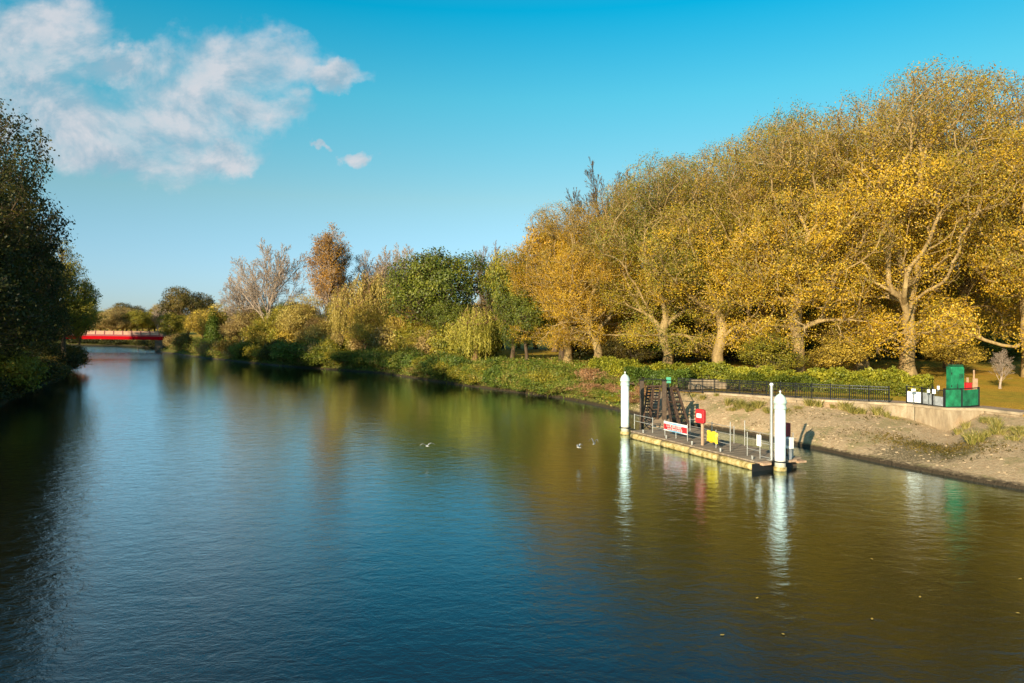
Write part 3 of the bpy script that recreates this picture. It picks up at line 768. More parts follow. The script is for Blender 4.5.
# lifebuoy housing
tl = t_px(702.3, .7)
lb_ = on('lifebuoy_housing', tl, .72, 'red lifebuoy housing on a pale wooden post', 'lifebuoy housing', rz=.15)
MB().box((0, 0, .72), (.13, .11, 1.5)).build('post', M['post_wood'], lb_)
def rounded(w, h, d, r=.14, n=6):
    pts = []
    for cx, cz, a0 in ((w / 2 - r, h / 2 - r, 0), (-w / 2 + r, h / 2 - r, 90), (-w / 2 + r * .6, -h / 2 + r * .6, 180), (w / 2 - r * .6, -h / 2 + r * .6, 270)):
        rr = r if a0 < 180 else r * .6
        for i in range(n + 1): a = R(a0 + 90 * i / n); pts.append((cx + rr * math.cos(a), cz + rr * math.sin(a)))
    return pts
def prism(pts, y0, y1, cz=0.):
    n = len(pts); vs = [(x, y0, z + cz) for x, z in pts] + [(x, y1, z + cz) for x, z in pts]
    fs = [tuple(range(n)), tuple(range(2 * n - 1, n - 1, -1))] + [(i, i + n, (i + 1) % n + n, (i + 1) % n) for i in range(n)]
    return MB().add(vs, fs)
prism(rounded(.84, 1.0, .2, .2), -.28, -.06, 1.82).build('casing', M['red'], lb_, bevel=.03)
prism(rounded(.68, .82, .2, .18), -.315, -.283, 1.82).build('cover', M['red'], lb_, bevel=.015)
prism(rounded(.48, .30, .2, .05), -.325, -.318, 1.86).build('label_plate', M['white'], lb_)
mb = MB()
for z_, w_ in ((1.93, .34), (1.86, .26), (1.79, .36)):
    for i in range(5): mb.box((-w_ / 2 + w_ * (i + .5) / 5, -.329, z_), (w_ / 5 * .6, .005, .035))
mb.build('label_lettering', M['red'], lb_)

for ch in lb_.children:
    if not ch.name.startswith('post'): ch.scale = (.80, 1, .86); ch.location.z += .25
# yellow folded cover hung on the railing
ty = t_px(713, .66)
yb = on('safety_cover', ty, .68, 'crumpled yellow cover hanging on the pontoon railing', 'cover')
mb = MB(); nx, nz = 9, 7; vs = []; rg = random.Random(3)
for sd in (-1, 1):
    for i in range(nx + 1):
        for j in range(nz + 1):
            x = -.47 + .94 * i / nx; z = .34 + .66 * j / nz
            e = .10 * math.sqrt(max(0, 1 - (2 * i / nx - 1) ** 4)) * math.sqrt(max(.05, 1 - (2 * j / nz - 1) ** 4)); ed = .05 * math.sin(i * 1.9 + j)
            vs.append((x + rg.uniform(-.02, .02), sd * (e + rg.uniform(0, .03)) - .08 - ed * .3, z + .04 * math.sin(i * 1.3)))
fs = []; c = (nx + 1) * (nz + 1)
for i in range(nx):
    for j in range(nz):
        a = i * (nz + 1) + j; fs.append((a, a + nz + 1, a + nz + 2, a + 1)); fs.append((c + a, c + a + 1, c + a + nz + 2, c + a + nz + 1))
for i in range(nx): a = i * (nz + 1); fs += [(a, c + a, c + a + nz + 1, a + nz + 1), (a + nz, a + 2 * nz + 1, c + a + 2 * nz + 1, c + a + nz)]
for j in range(nz): fs.append((j, j + 1, c + j + 1, c + j)); a = nx * (nz + 1) + j; fs.append((a, c + a, c + a + 1, a + 1))
mb.add(vs, fs).build('cloth', M['yellow'], yb)

# small sign, tall pole, cabinet
sg = on('notice_sign', tf[8], .72, 'small pale notice on the pontoon railing left of the tall pole', 'sign')
MB().box((0, 0, 1.02), (.34, .02, .62)).build('sign_panel', M['white'], sg); mb = MB()
for k in range(6): mb.box((0, -.0125, 1.25 - k * .085), (.24 - .03 * (k % 2), .004, .022))
mb.build('notice_text', M['grey_panel'], sg)
pp = on('mooring_pole', t_px(771.5, 1.0), 1.0, 'tall slim grey steel pole beside the near mooring pile', 'pole')
MB().tube((0, 0, 0), (0, 0, 4.15), .085, n=14).build('shaft', M['galv'], pp)
MB().lathe([(.085, 4.13), (.11, 4.15), (.11, 4.2), (.06, 4.27), (.001, 4.28)], 14).build('cap', M['white'], pp); MB().box((0, 0, .03), (.36, .36, .05)).build('base_plate', M['galv'], pp)
cb = tag(empty('service_cabinet', PY(790.0, 40.0, DZ), RZ), 'small white service pedestal behind the near mooring pile', 'cabinet')
MB().box((0, 0, .40), (.14, .14, .8)).build('stand', M['grey_panel'], cb); MB().box((0, -.02, .92), (.36, .26, .62)).build('casing', M['white'], cb, bevel=.02); MB().box((0, -.16, .95), (.24, .015, .36)).build('door', M['grey_panel'], cb)
rd = tag(empty('fire_hose_box', PY(786.8, 40.9, DZ), RZ), 'narrow dark red box standing behind the near mooring pile', 'box')
MB().box((0, 0, 1.45), (.34, .26, .9)).build('casing', mat_simple('dark_red_paint', (.26, .02, .03), .5), rd, bevel=.03); MB().box((0, 0, .5), (.07, .07, 1.0)).build('stand', M['iron'], rd); MB().box((0, -.145, 1.45), (.22, .02, .7)).build('door', M['red'], rd)
dr_ = on('dark_tangle', t_px(645, 1.2), 1.4, 'added black coiled rope lying by the far railing', 'tangle')  # invented coil in place of the dark ends and shadow of the left ramp
mb = MB(); pts = []
for i in range(70):
    a = i * .42; r_ = .22 + .06 * math.sin(i * .7); pts.append(Vector((math.cos(a) * r_ + .02 * i / 10, math.sin(a) * r_, .04 + .011 * i + .04 * math.sin(i * 1.1))))
mb.path(pts, .032, 6).build('coil', M['iron'], dr_)

# raised slatted boarding ramps, guide posts and access ramp
def lattice(bl, br, tl, tr, th, slats, name, label, wide_mid=True):
    bl, br, tl, tr = map(Vector, (bl, br, tl, tr)); r = tag(empty(name, (bl + br) / 2), label, 'boarding ramp', 'raised slatted boarding ramps')
    o = r.location; nrm = (br - bl).cross(tl - bl).normalized()
    for f in (0, .42, .50, 1):
        a = bl.lerp(br, f) - o; b = tl.lerp(tr, f) - o; MB().bar(a, b, .12, th, nrm).build('side_beam', M['rust'], r)
    mb = MB()
    for k in range(1, slats + 1):
        t = k / (slats + 1)
        for f0, f1 in ((0, .42), (.5, 1)):
            a = bl.lerp(tl, t); b = br.lerp(tr, t); mb.bar(a.lerp(b, f0) - o, a.lerp(b, f1) - o, .085, .07, nrm)
    mb.build('slat_infill', M['iron'], r)
    a = bl.lerp(tl, 1) - o; b = br.lerp(tr, 1) - o; MB().bar(a, b, .12, th, nrm).build('end_beam', M['rust'], r)
    for t in (.35, .65):
        MB().bar(bl.lerp(tl, t) - o, br.lerp(tr, t) - o, .06, .12, nrm).build('cross_brace', M['rust'], r)
    return r
lattice(PY(643, 53.6, .55), PY(657, 53.6, .55), PY(647.5, 55.6, 3.05), PY(660, 55.6, 3.05), .22, 11, 'boarding_ramp', 'raised slatted boarding ramp left of the two dark posts')
lattice(PY(672, 51.7, .5), PY(689, 51.7, .5), PY(665.5, 54.2, 3.0), PY(677, 54.2, 3.0), .26, 8, 'boarding_ramp', 'leaning slatted boarding ramp right of the dark posts')
def guide(px, Y, z1, label):
    r = tag(empty('guide_post', PY(px, Y, 0)), label, 'post', 'tall dark guide posts')
    MB().box((0, 0, z1 / 2 - .6), (.30, .30, z1 + 1.2)).build('shaft', M['dark_wood'], r, bevel=.02); MB().box((0, 0, z1 + .03), (.36, .36, .06)).build('cap', M['iron'], r)
    return r
guide(641.8, 55.2, 3.55, 'tall dark post nearest the far mooring pile'); guide(664.2, 53.6, 3.65, 'tall dark post between the two slatted ramps')
rp = tag(empty('access_ramp', (0, 0, 0)), 'tan ramp sloping from the bank down to the pontoon', 'ramp')
a0, a1, b0, b1 = PY(646, 52.2, .55), PY(672, 52.2, .55), PY(653, 61.6, 2.08), PY(668, 61.6, 2.08)
vs = [a0, a1, b1, b0]; MB().add([v for v in vs] + [v - Vector((0, 0, .16)) for v in vs], [(0, 1, 2, 3), (7, 6, 5, 4), (0, 4, 5, 1), (1, 5, 6, 2), (2, 6, 7, 3), (3, 7, 4, 0)]).build('ramp_deck', M['tan_deck'], rp)
for a, b in ((a0, b0), (a1, b1)):
    MB().bar(a + Vector((0, 0, .99)), b + Vector((0, 0, .99)), .05).bar(a + Vector((0, 0, .5)), b + Vector((0, 0, .5)), .04).build('handrail', M['iron'], rp)
    for k in range(6):
        c = a.lerp(b, k / 5); MB().bar(c - Vector((0, 0, .05)), c + Vector((0, 0, .98)), .05).build('handrail_post', M['iron'], rp)
gb = tag(empty('green_sign', PY(668.5, 60.5, 2.0)), 'small green board on the railing above the boarding ramps', 'sign')
MB().box((0, 0, 1.15), (.40, .03, .50)).build('sign_board', mat_simple('pale_green', (.08, .38, .24), .5), gb)
MB().box((0, .04, .6), (.06, .04, 1.3)).build('stand', M['iron'], gb)
# portal bar linking the posts with the railing
pb = tag(empty('crossbar', (0, 0, 0)), 'thin dark bar joining the post tops to the riverside railing', 'bar')
c0, c1, c2 = PY(641.8, 55.0, 3.66), PY(664.2, 53.4, 3.76), P(676, 381.5, 3.1)
MB().bar(c0 + Vector((0, 0, .05)), c1 + Vector((0, 0, .02)), .07).build('bar', M['iron'], pb); MB().bar(c1 + Vector((0, 0, .02)), c2, .05).build('stay', M['iron'], pb)

# ------------------------------------------------------------------ riverside iron railing
def along(i0, i1):
    return [(s[2], s[3], s[5]) for s in RS if i0 <= s[3] <= i1]
fence_pts = [p for p in along(49.4, 62.6)]; fence_pts.reverse()
def walk(pts, step):
    out = [Vector(pts[0])]; acc = 0; cur = Vector(pts[0])
    for p in pts[1:]:
        p = Vector(p); d = (p - cur).length
        while acc + d >= step:
            cur = cur.lerp(p, (step - acc) / d); out.append(cur.copy()); d = (p - cur).length; acc = 0
        acc += d; cur = p
    return out
fence_pts.sort(key=lambda p: -p[1])
fp = walk(fence_pts, 1.25)
fence = tag(empty('iron_railing', (0, 0, 0)), 'long black iron railing along the top of the river bank', 'railing')
for i, p in enumerate(fp):
    MB().bar(p + Vector((0, 0, -.02)), p + Vector((0, 0, 1.22)), .075).build('post', M['iron'], fence)
    if i + 1 < len(fp):
        q = fp[i + 1]; mb = MB(); up = Vector((0, 0, 1))
        for z in (1.14, .95, .16): mb.bar(p + up * z, q + up * z, .055, .06)
        for k in range(1, 9): c = p.lerp(q, k / 9); mb.bar(c + up * .16, c + up * 1.12, .034)
        mb.build('railing_panel', M['iron'], fence)

# enclosure at the corner: white sheet, grey gates, green hoarding
C0, C1, C2, C3 = Vector((27.2, 49.45, 2.4)), Vector((28.62, 47.15, 2.4)), Vector((29.35, 46.75, 2.4)), Vector((31.05, 47.6, 2.4))
def P2(px, py): return P(px, py, 2.42)
e0, e1, e2 = P2(906.5, 403.6), P2(922, 405.0), P2(944.5, 408.2)
e3, e4 = P2(961.5, 407.9), P2(978.5, 406.4)
def panel_board(name, a, b, z0, z1, mat, parent, th=.04):
    d = (b - a); d.z = 0; n = Vector((-d.y, d.x, 0)).normalized()
    return MB().bar(a + Vector((0, 0, (z0 + z1) / 2)), b + Vector((0, 0, (z0 + z1) / 2)), th, z1 - z0).build(name, mat, parent)
g1 = tag(empty('gate_fence', (0, 0, 0)), 'grey metal gate section between white sheet and green hoarding', 'gate')
wsx = tag(empty('white_sheet', (0, 0, 0)), 'white sheet fixed to railing beside the grey gate', 'sheet')
panel_board('sheet', e0.lerp(e1, .06), e0.lerp(e1, .94), .14, .86, M['white'], wsx, .03)
for f in (0.02, .98): c = e0.lerp(e1, f); MB().bar(c, c + Vector((0, 0, 1.25)), .08).build('frame_post', M['iron'], wsx)
MB().bar(e0 + Vector((0, 0, 1.2)), e1 + Vector((0, 0, 1.2)), .05).bar(e0 + Vector((0, 0, .06)), e1 + Vector((0, 0, .06)), .05).build('frame_rail', M['iron'], wsx)
for f0, f1, z1 in ((.05, .44, .86), (.52, .95, .72)):
    panel_board('gate_leaf', e1.lerp(e2, f0), e1.lerp(e2, f1), .12, z1, M['grey_panel'], g1, .04)
for f in (.48, .98): c = e1.lerp(e2, f); MB().bar(c, c + Vector((0, 0, 1.3)), .08).build('gate_post', M['iron'], g1)
MB().bar(e1 + Vector((0, 0, 1.15)), e2 + Vector((0, 0, 1.15)), .05).build('top_rail', M['iron'], g1)
mb = MB()
for k in range(1, 20): c = e1.lerp(e2, k / 20); mb.bar(c + Vector((0, .05, .1)), c + Vector((0, .05, 1.12)), .02)
mb.build('bar_infill', M['iron'], g1)
for nm, px, py, w_, h_ in (('white notice at the left end of the white sheet', 913.5, 390.0, .26, .17), ('white notice over the left gate leaf', 928.5, 391, .17, .2), ('larger white notice over the gate middle', 934, 391.5, .2, .28), ('tilted white notice nearest the green hoarding', 938.3, 388.5, .14, .34)):
    Y = 48.6 if px < 920 else 47.8
    pt = PY(px, Y, ztop(py, Y)); nn_ = tag(empty('notice_board', pt, -.5), nm, 'notice', 'small white notices above the gate')
    MB().box((0, 0, 0), (w_, .02, h_)).build('board', M['white'], nn_); MB().box((0, .03, -.35), (.04, .03, 1.2)).build('stake', M['iron'], nn_)
gh = tag(empty('green_hoarding', (0, 0, 0)), 'bright green hoarding panels in a dark frame on the wall corner', 'hoarding')
panel_board('hoarding_panel', e2.lerp(e3, .04), e2.lerp(e3, .96), .10, 1.20, M['green'], gh, .05)
panel_board('hoarding_panel', e3.lerp(e4, .04), e3.lerp(e4, .96), .10, 1.16, M['green'], gh, .05)
for c in (e2, e3, e4): MB().bar(c + Vector((0, 0, -.05)), c + Vector((0, 0, 1.3)), .10).build('frame_post', M['iron'], gh)
for a, b in ((e2, e3), (e3, e4)):
    MB().bar(a + Vector((0, 0, .05)), b + Vector((0, 0, .05)), .07).build('bottom_rail', M['iron'], gh); MB().bar(a + Vector((0, 0, 1.25)), b + Vector((0, 0, 1.25)), .06).build('top_rail', M['iron'], gh)
gc = tag(empty('green_cabinet', PY(955, 48.6, 2.42), .12), 'tall green cabinet rising behind the green hoarding', 'cabinet')
mb = MB(); nz = 12; nx = 4; rg = random.Random(8)
MB().box((0, 0, 1.32), (.94, .5, 2.64)).build('casing', M['green'], gc, bevel=.04)
MB().box((-.235, -.26, 1.35), (.44, .025, 2.35)).build('door', M['green'], gc); MB().box((.235, -.26, 1.35), (.44, .025, 2.35)).build('door', M['green'], gc)
MB().tube((-.04, -.285, 1.2), (-.04, -.285, 1.5), .02, n=6).build('handle', M['iron'], gc)
for z_ in (.5, 1.35, 2.2): MB().box((-.46, -.275, z_), (.05, .03, .12)).build('hinge', M['iron'], gc)
for z_ in (1.9, 1.98, 2.06, 2.14): MB().box((.235, -.276, z_), (.30, .012, .03)).build('vent_slot', M['iron'], gc)
MB().box((.05, .02, 2.72), (.80, .44, .12)).build('lid', mat_simple('dark_green', (.008, .07, .03), .5), gc)
rc = tag(empty('red_crate', PY(967, 48.6, 2.42), .2), 'small red box showing over the green hoarding', 'crate')
MB().box((0, 0, 1.25), (.44, .38, .5)).build('body', M['red'], rc, bevel=.02); MB().box((0, 0, .5), (.5, .44, 1.0)).build('base', M['dark_wood'], rc); MB().box((0, 0, 1.53), (.48, .42, .06)).build('rim', M['red'], rc)
for px, pyt, w_, lab in ((974.0, 370, .07, 'tall thin wooden stake behind the green hoarding'), (975.2, 378.5, .22, 'thick pale wooden post behind the green hoarding'), (967.6, 377.5, .10, 'short wooden stake above the red box')):
    Y = 49.6; z1 = ztop(pyt, Y); st = tag(empty('wooden_stake', PY(px, Y, 2.42), .3), lab, 'stake')
    MB().box((0, 0, (z1 - 2.42) / 2), (w_, w_, z1 - 2.42)).build('stake_shaft', M['post_wood'], st)
# ------------------------------------------------------------------ red footbridge
BY = 190.
br = tag(empty('footbridge', (0, BY, 0)), 'long low red steel bridge with cream parapet across the river', 'bridge')
X0, X1 = -150., -91.
zb = lambda x: 3.25 + .35 * math.sin(math.pi * (x - X0) / (X1 - X0)) 
def arcbar(name, y, z0, z1, th, mat, n=24):
    mb = MB()
    for i in range(n):
        xa = X0 + (X1 - X0) * i / n; xb = X0 + (X1 - X0) * (i + 1) / n
        vs = [(xa, y - th / 2, zb(xa) + z0), (xb, y - th / 2, zb(xb) + z0), (xb, y + th / 2, zb(xb) + z0), (xa, y + th / 2, zb(xa) + z0), (xa, y - th / 2, zb(xa) + z1), (xb, y - th / 2, zb(xb) + z1), (xb, y + th / 2, zb(xb) + z1), (xa, y + th / 2, zb(xa) + z1)]
        mb.add(vs, [(0, 3, 2, 1), (4, 5, 6, 7), (0, 1, 5, 4), (2, 3, 7, 6)] + ([(3, 0, 4, 7)] if i == 0 else []) + ([(1, 2, 6, 5)] if i == n - 1 else []))
    return mb.build(name, mat, br)
M['red_steel'] = mat_simple('red_steel', (.38, .003, .008), .9, 0, .1, spec=.05)
M['dark_red'] = mat_simple('dark_red_steel', (.20, .012, .02), .5, 0, .1)
M['cream'] = mat_simple('cream_parapet', (.50, .29, .21), .8, 0, .15, spec=.1)
for y in (-2.2, 2.2):
    arcbar('girder', y, -.30, .55, .3, M['red_steel']); arcbar('upper_girder', y, .552, .95, .24, M['dark_red']); arcbar('parapet', y, .97, 1.62, .10, M['cream']); arcbar('handrail', y, 1.68, 1.78, .2, M['cream'])
    for k in range(25):
        x = X0 + 1 + (X1 - X0 - 2) * k / 24; MB().box((x, y - .12, zb(x) + 1.40), (.16, .12, 1.0)).build('parapet_post', M['dark_red'], br)
arcbar('deck', 0, .60, .8, 4.0, M['cream'])
for x in (X0 + 1, X1 - 1): MB().box((x, 0, 1.3), (2, 5, 3.2)).build('abutment', M['dark_wood'], br)

# ------------------------------------------------------------------ vegetation: plane trees in the park
zg = 2.45
def plane(i, px, Y, top, label, leaf=None, rz=None, wide=1.0, group=None, cat='plane tree', bark=None, zb_=2.45):
    H = ztop(top, Y) - zb_
    x = (px - 512) / F * Y; s = H / 29
    return place('plane%d' % i, 'plane_tree', x, Y, zb_, H, rz, leaf=leaf, label=label, cat=cat, wide=wide * (s * .35 + .65), group=group, bark=bark)
plane(0, 908, 69, 70, 'tallest plane tree, stout pale trunk behind the hedge left of the green cabinet', None, .6, 1.06)
plane(1, 1032, 71, 48, 'plane tree at the right edge of the photo with leafy gold limbs', 'leaf_plane', 2.2, 1.02)
plane(2, 797, 70, 98, 'plane tree with pale leaning trunk directly behind the near mooring pile', 'leaf_plane', 1.3, 1.0)
plane(3, 719, 73, 122, 'plane tree with a straight pale forked trunk behind the steps', 'leaf_plane', 5.3, .98)
plane(1, 667, 77, 150, 'plane tree with a low bough reaching left over the hedge', 'leaf_plane_olive', 3.9, .95)
plane(2, 597, 84, 176, 'plane tree with short twin trunk left of the hedge end', 'leaf_plane_gold', .3, .92)
plane(0, 568, 95, 200, 'gold plane tree at the left end of the plane row', 'leaf_plane_gold', 3.3, .95)
plane(3, 862, 79, 56, 'plane tree set back between the two tallest crowns', 'leaf_plane', 4.2, 1.0)
plane(1, 760, 82, 96, 'olive plane tree set back behind the mooring pile', 'leaf_plane_olive', 5.4, 1.0)
plane(2, 952, 84, 50, 'plane tree behind the green cabinet, set back in the park', 'leaf_plane', 2.9, 1.0)
plane(3, 1085, 78, 50, 'plane tree mostly outside the right edge', 'leaf_plane_gold', 1.9, 1.0)
# deeper rows
for n_, (i, px, Y, top) in enumerate([(0, 640, 100, 160), (2, 700, 104, 132), (1, 770, 106, 112), (3, 830, 104, 88), (0, 895, 108, 128), (2, 965, 104, 120), (1, 1030, 106, 125), (3, 600, 112, 200)]):
    plane(i, px, Y, top, 'plane tree of the second row, seen through the front crowns', ['leaf_plane_olive', 'leaf_plane'][n_ % 2], None, 1.0, 'second row of plane trees deep in the park', 'tree')
for px, Y, top, lf, lb_t in ((774, 67, 326, 'leaf_yellowgreen', 'yellow green low growth directly behind the near pile'), (838, 69, 318, 'leaf_yellow', 'bright yellow young tree between the two stout trunks'),
                         (955, 74, 320, 'leaf_yellow', 'gold drooping growth behind the green cabinet'), (630, 82, 328, 'leaf_olive_dark', 'small olive tree between the low bough and the twin trunk')):
    T_ = place('leafy', 'young_tree', (px - 512) / F * Y, Y, 2.45, ztop(top, Y) - 2.45, None, 1., lf, lb_t, 'tree', None, 'bark_dark', .62)
rg = random.Random(21)
for n_ in range(26):
    px = 560 + n_ * 20 + rg.uniform(-8, 8); Y = rg.uniform(112, 140); r_ = rg.random()
    place(rg.choice(['round0', 'round1', 'leafy']), 'park_tree', (px - 512) / F * Y, Y, zg, rg.uniform(11, 17), leaf=rg.choice(['leaf_green', 'leaf_deep', 'leaf_olive_dark', 'leaf_green']), sx=1.15,
          label='dark leafy tree closing the view beneath the plane crowns', cat='tree', group='dark trees deep in the park')
# lower dark shrubs beneath, at the back of the park
for n_ in range(16):
    px = 585 + n_ * 29 + rg.uniform(-8, 8); Y = rg.uniform(96, 108)
    place(rg.choice(['shrub0', 'shrub1']), 'evergreen_shrub', (px - 512) / F * Y, Y, zg, rg.uniform(3.0, 4.4), sx=1.5, leaf=rg.choice(['leaf_deep', 'leaf_green', 'leaf_ivy']),
          label='dark evergreen shrub in the shade between the plane trunks', cat='shrub', group='evergreen shrubs under the plane trees')
# slender sapling at right
place('poplar', 'sapling', *PY(1000, 60, 2.45), 3.4, label='thin leafless young tree on the golden lawn right of the cabinet', cat='sapling', wide=.3)
for ch in list(bpy.data.objects['sapling'].children):
    if ch.name.startswith('crown'): bpy.data.objects.remove(ch)
place('bare', 'bare_tree', *PY(606, 118, 2.4), height=ztop(155, 118) - 2.4, label='dark bare tree top above the gold crowns', cat='tree', bark='bark_dark', wide=1.15)

# far bank trees beyond the willow, left of the plane row
def T(key, px, Y, top, label, leaf=None, wide=None, rz=None, name='tree', cat='tree', group=None, bark=None, z=2.35, sx=1.):
    return place(key, name, (px - 512) / F * Y, Y, z, ztop(top, Y) - z, rz, sx, leaf, label, cat, group, bark, wide)
T('round0', 443, 118, 245, 'large rounded dark green tree behind the willow', 'leaf_green', 1.28, .5, 'oak_tree', 'tree')
T('round1', 414, 124, 268, 'smaller dark green tree on the left flank of the large green one', 'leaf_green', .85, 1.5, 'oak_tree')
T('round1', 512, 100, 250, 'yellow topped green tree right of the willow', 'leaf_limegreen', .70, 2.2, 'maple_tree')
T('round0', 527, 96, 286, 'low green tree under the first gold plane crown', 'leaf_green', .62, 3.1, 'maple_tree')
T('round0', 562, 99, 216, 'dense orange gold tree at the left end of the park trees', 'leaf_plane_gold', .95, 1.1, 'maple_tree')
T('willow', 475, 99, 303, 'weeping willow with hanging yellow green strands above the brambles', None, 1.05, .3, 'willow_tree', 'willow')
T('bare', 489, 140, 239, 'brownish half bare treetop between the green and gold crowns', None, .8, 1, 'bare_tree', bark='bark_brown')
T('bare', 375, 150, 244, 'left one of three pale bare treetops behind the yellow trees', None, 1.15, 1, 'bare_tree', group='pale bare treetops')
T('bare', 397, 152, 241, 'middle one of three pale bare treetops behind the yellow trees', None, 1.15, 2, 'bare_tree', group='pale bare treetops')
T('bare', 418, 150, 243, 'right one of three pale bare treetops behind the yellow trees', None, 1.15, 3, 'bare_tree', group='pale bare treetops')
T('willow', 352, 132, 283, 'pale gold weeping tree at the right foot of the orange poplar', 'leaf_palegold', 1.5, 1, 'weeping_tree')
T('willow', 384, 134, 268, 'broad pale gold weeping tree between poplar and green oak', 'leaf_palegold', 2.0, 2, 'weeping_tree')
T('leafy', 402, 122, 280, 'yellow tree leaning against the dark green crown', 'leaf_yellow', .9, 4, 'yellow_tree')
T('leafy', 366, 122, 296, 'low golden tree just above the riverside shrubs', 'leaf_yellow', .8, 5, 'yellow_tree')
T('leafy', 345, 136, 296, 'low yellow tree at the foot of the orange poplar', 'leaf_yellowgreen', .8, 5.5, 'yellow_tree')
T('poplar', 324, 142, 225, 'tall poplar with orange brown leaves standing above the bank', 'leaf_orange', 1.3, 2.0, 'poplar_tree', 'poplar')
T('poplar', 338, 147, 232, 'orange poplar stem just right of the tallest poplar', 'leaf_orange', 1.1, 4.0, 'poplar_tree', 'poplar')
T('bare', 268, 148, 236, 'bare grey poplar left of the orange poplar', None, 1.15, 2.6, 'bare_poplar', 'poplar')
T('bare', 244, 160, 272, 'smaller bare grey tree left of the bare poplar', None, 1.0, .6, 'bare_poplar', 'poplar')
T('leafy', 300, 140, 288, 'pale gold brown tree between the bare and orange poplars', 'leaf_palegold', .95, 2, 'brown_tree')
T('leafy', 285, 146, 300, 'yellow brown tree under the bare poplar', 'leaf_yellowgreen', .9, 1, 'brown_tree')
T('leafy', 316, 136, 312, 'brown bushy tree at the foot of the orange poplar', 'leaf_brown', .8, 4.4, 'brown_tree')
T('leafy', 262, 150, 306, 'olive tree in front of the bare poplar', 'leaf_yellowgreen', .9, 3, 'brown_tree')
T('leafy', 240, 158, 300, 'brown tree right of the pointed evergreen', 'leaf_brown', .9, 3, 'brown_tree')
T('pointed', 213, 168, 307, 'small pointed dark evergreen by the water', 'leaf_ivy', 1.0, 0, 'conifer')
T('leafy', 222, 172, 298, 'golden tree behind the pointed evergreen', 'leaf_yellow', 1.0, 1, 'yellow_tree')
T('leafy', 203, 178, 305, 'yellow tree left of the pointed evergreen', 'leaf_yellow', .85, 1, 'yellow_tree')
T('round1', 188, 192, 286, 'broad olive green tree at the right end of the red bridge', 'leaf_olive_dark', 1.08, 1, 'broad_tree', bark='bark_brown')
T('round0', 174, 186, 312, 'low olive tree beside the right bridge end', 'leaf_yellowgreen', .62, 3, 'broad_tree')
T('round0', 452, 112, 300, 'low green growth at the foot of the large green tree', 'leaf_green', .7, 3, 'oak_tree')
T('leafy', 425, 114, 312, 'low yellow green tree left of the willow', 'leaf_yellowgreen', .75, 3, 'yellow_tree')
# dense back fill between trunks along the far bank
rg = random.Random(33)
for n_ in range(20):
    px = 230 + n_ * 17; Y = 128 + (545 - px) * .13 + 14; 
    T(rg.choice(['leafy', 'round1']), px, Y, rg.uniform(296, 312), 'leafy tree in the wooded strip behind the riverside row', rg.choice(['leaf_green', 'leaf_yellowgreen', 'leaf_olive_dark', 'leaf_brown']), .95, None, 'bank_tree', group='back row of the riverside wood')
# far wood beyond the bridge
for n_ in range(22):
    px = 62 + n_ * 5.4 + rg.uniform(-2, 2); Y = rg.uniform(262, 292)
    T(rg.choice(['leafy', 'round0', 'round1', 'bare']), px, Y, rg.uniform(302, 313), 'distant brown and green tree beyond the red bridge', rg.choice(['leaf_brown', 'leaf_olive_dark', 'leaf_yellowgreen', 'leaf_brown', 'leaf_green']), None, None, 'distant_tree', group='distant wood beyond the bridge', sx=1.15)
for n_ in range(12):
    px = 70 + n_ * 8.5; e_ = [q for q in RS if q[1] > 205]; e_ = min(e_, key=lambda q: abs(512 + F * q[0] / q[1] - px)); Y = e_[1] + 1.5
    T('shrub0', px, Y, 331, 'dark shrub on the far shore beneath the bridge', 'leaf_deep', 2.2, None, 'distant_shrub', 'shrub', group='dark shrubs on the far shore', z=.2)

# ------------------------------------------------------------------ riverside shrubs
def edge_at(px):
    """water edge point of the right bank in that direction"""
    k = (px - 512) / F
    for a, b in zip(RS[:-1], RS[1:]):
        fa = a[0] - k * a[1]; fb = b[0] - k * b[1]
        if fa * fb <= 0 and a[1] > 20:
            t = fa / (fa - fb) if fa != fb else 0; return Vector((a[0] + (b[0] - a[0]) * t, a[1] + (b[1] - a[1]) * t)), (Vector(a[2:4]) - Vector(a[:2])).normalized()
rg = random.Random(12)
def shrub(px, inland, h, key, leaf, wide, label, name='shrub', cat='shrub', group=None):
    e, n_ = edge_at(px); d = inland; x, y = e + n_ * d
    z = .1 + min(1, max(0, d / 5.5)) * 2.0
    return place(key, name, x, y, z, h, None, 1., leaf, label, cat, group, None, wide)
for px in range(166, 330, 7):
    shrub(px + rg.uniform(-2, 2), rg.uniform(.8, 2.2), rg.uniform(2.6, 4.6), rg.choice(['shrub0', 'shrub1', 'shrub2']), rg.choice(['leaf_green', 'leaf_olive_dark', 'leaf_yellowgreen', 'leaf_brown', 'leaf_bramble']), rg.uniform(1.1, 1.5),
          'scrubby bush overhanging the water on the far left stretch of bank', 'riverside_bush', group='bushes overhanging the far bank')
for px in range(226, 440, 7):
    shrub(px + rg.uniform(-3, 3), rg.uniform(6, 10), rg.uniform(3.6, 6.0), rg.choice(['shrub0', 'shrub1', 'shrub2', 'shrub0']), rg.choice(['leaf_yellow', 'leaf_yellowgreen', 'leaf_palegold', 'leaf_brown', 'leaf_yellowgreen'] if px < 430 else ['leaf_green', 'leaf_yellowgreen']), rg.uniform(1.3, 1.9),
          'tall bush filling the gaps beneath the riverside trees', 'understorey_bush', group='understorey bushes on the far bank')
shrub(302, 1.2, 4.2, 'shrub1', 'leaf_ivy', 2.6, 'broad low green mound of growth bulging over the water', 'mound_shrub')
shrub(318, 1.0, 3.2, 'shrub0', 'leaf_green', 1.8, 'dark green bush on the right flank of the green mound', 'mound_shrub')
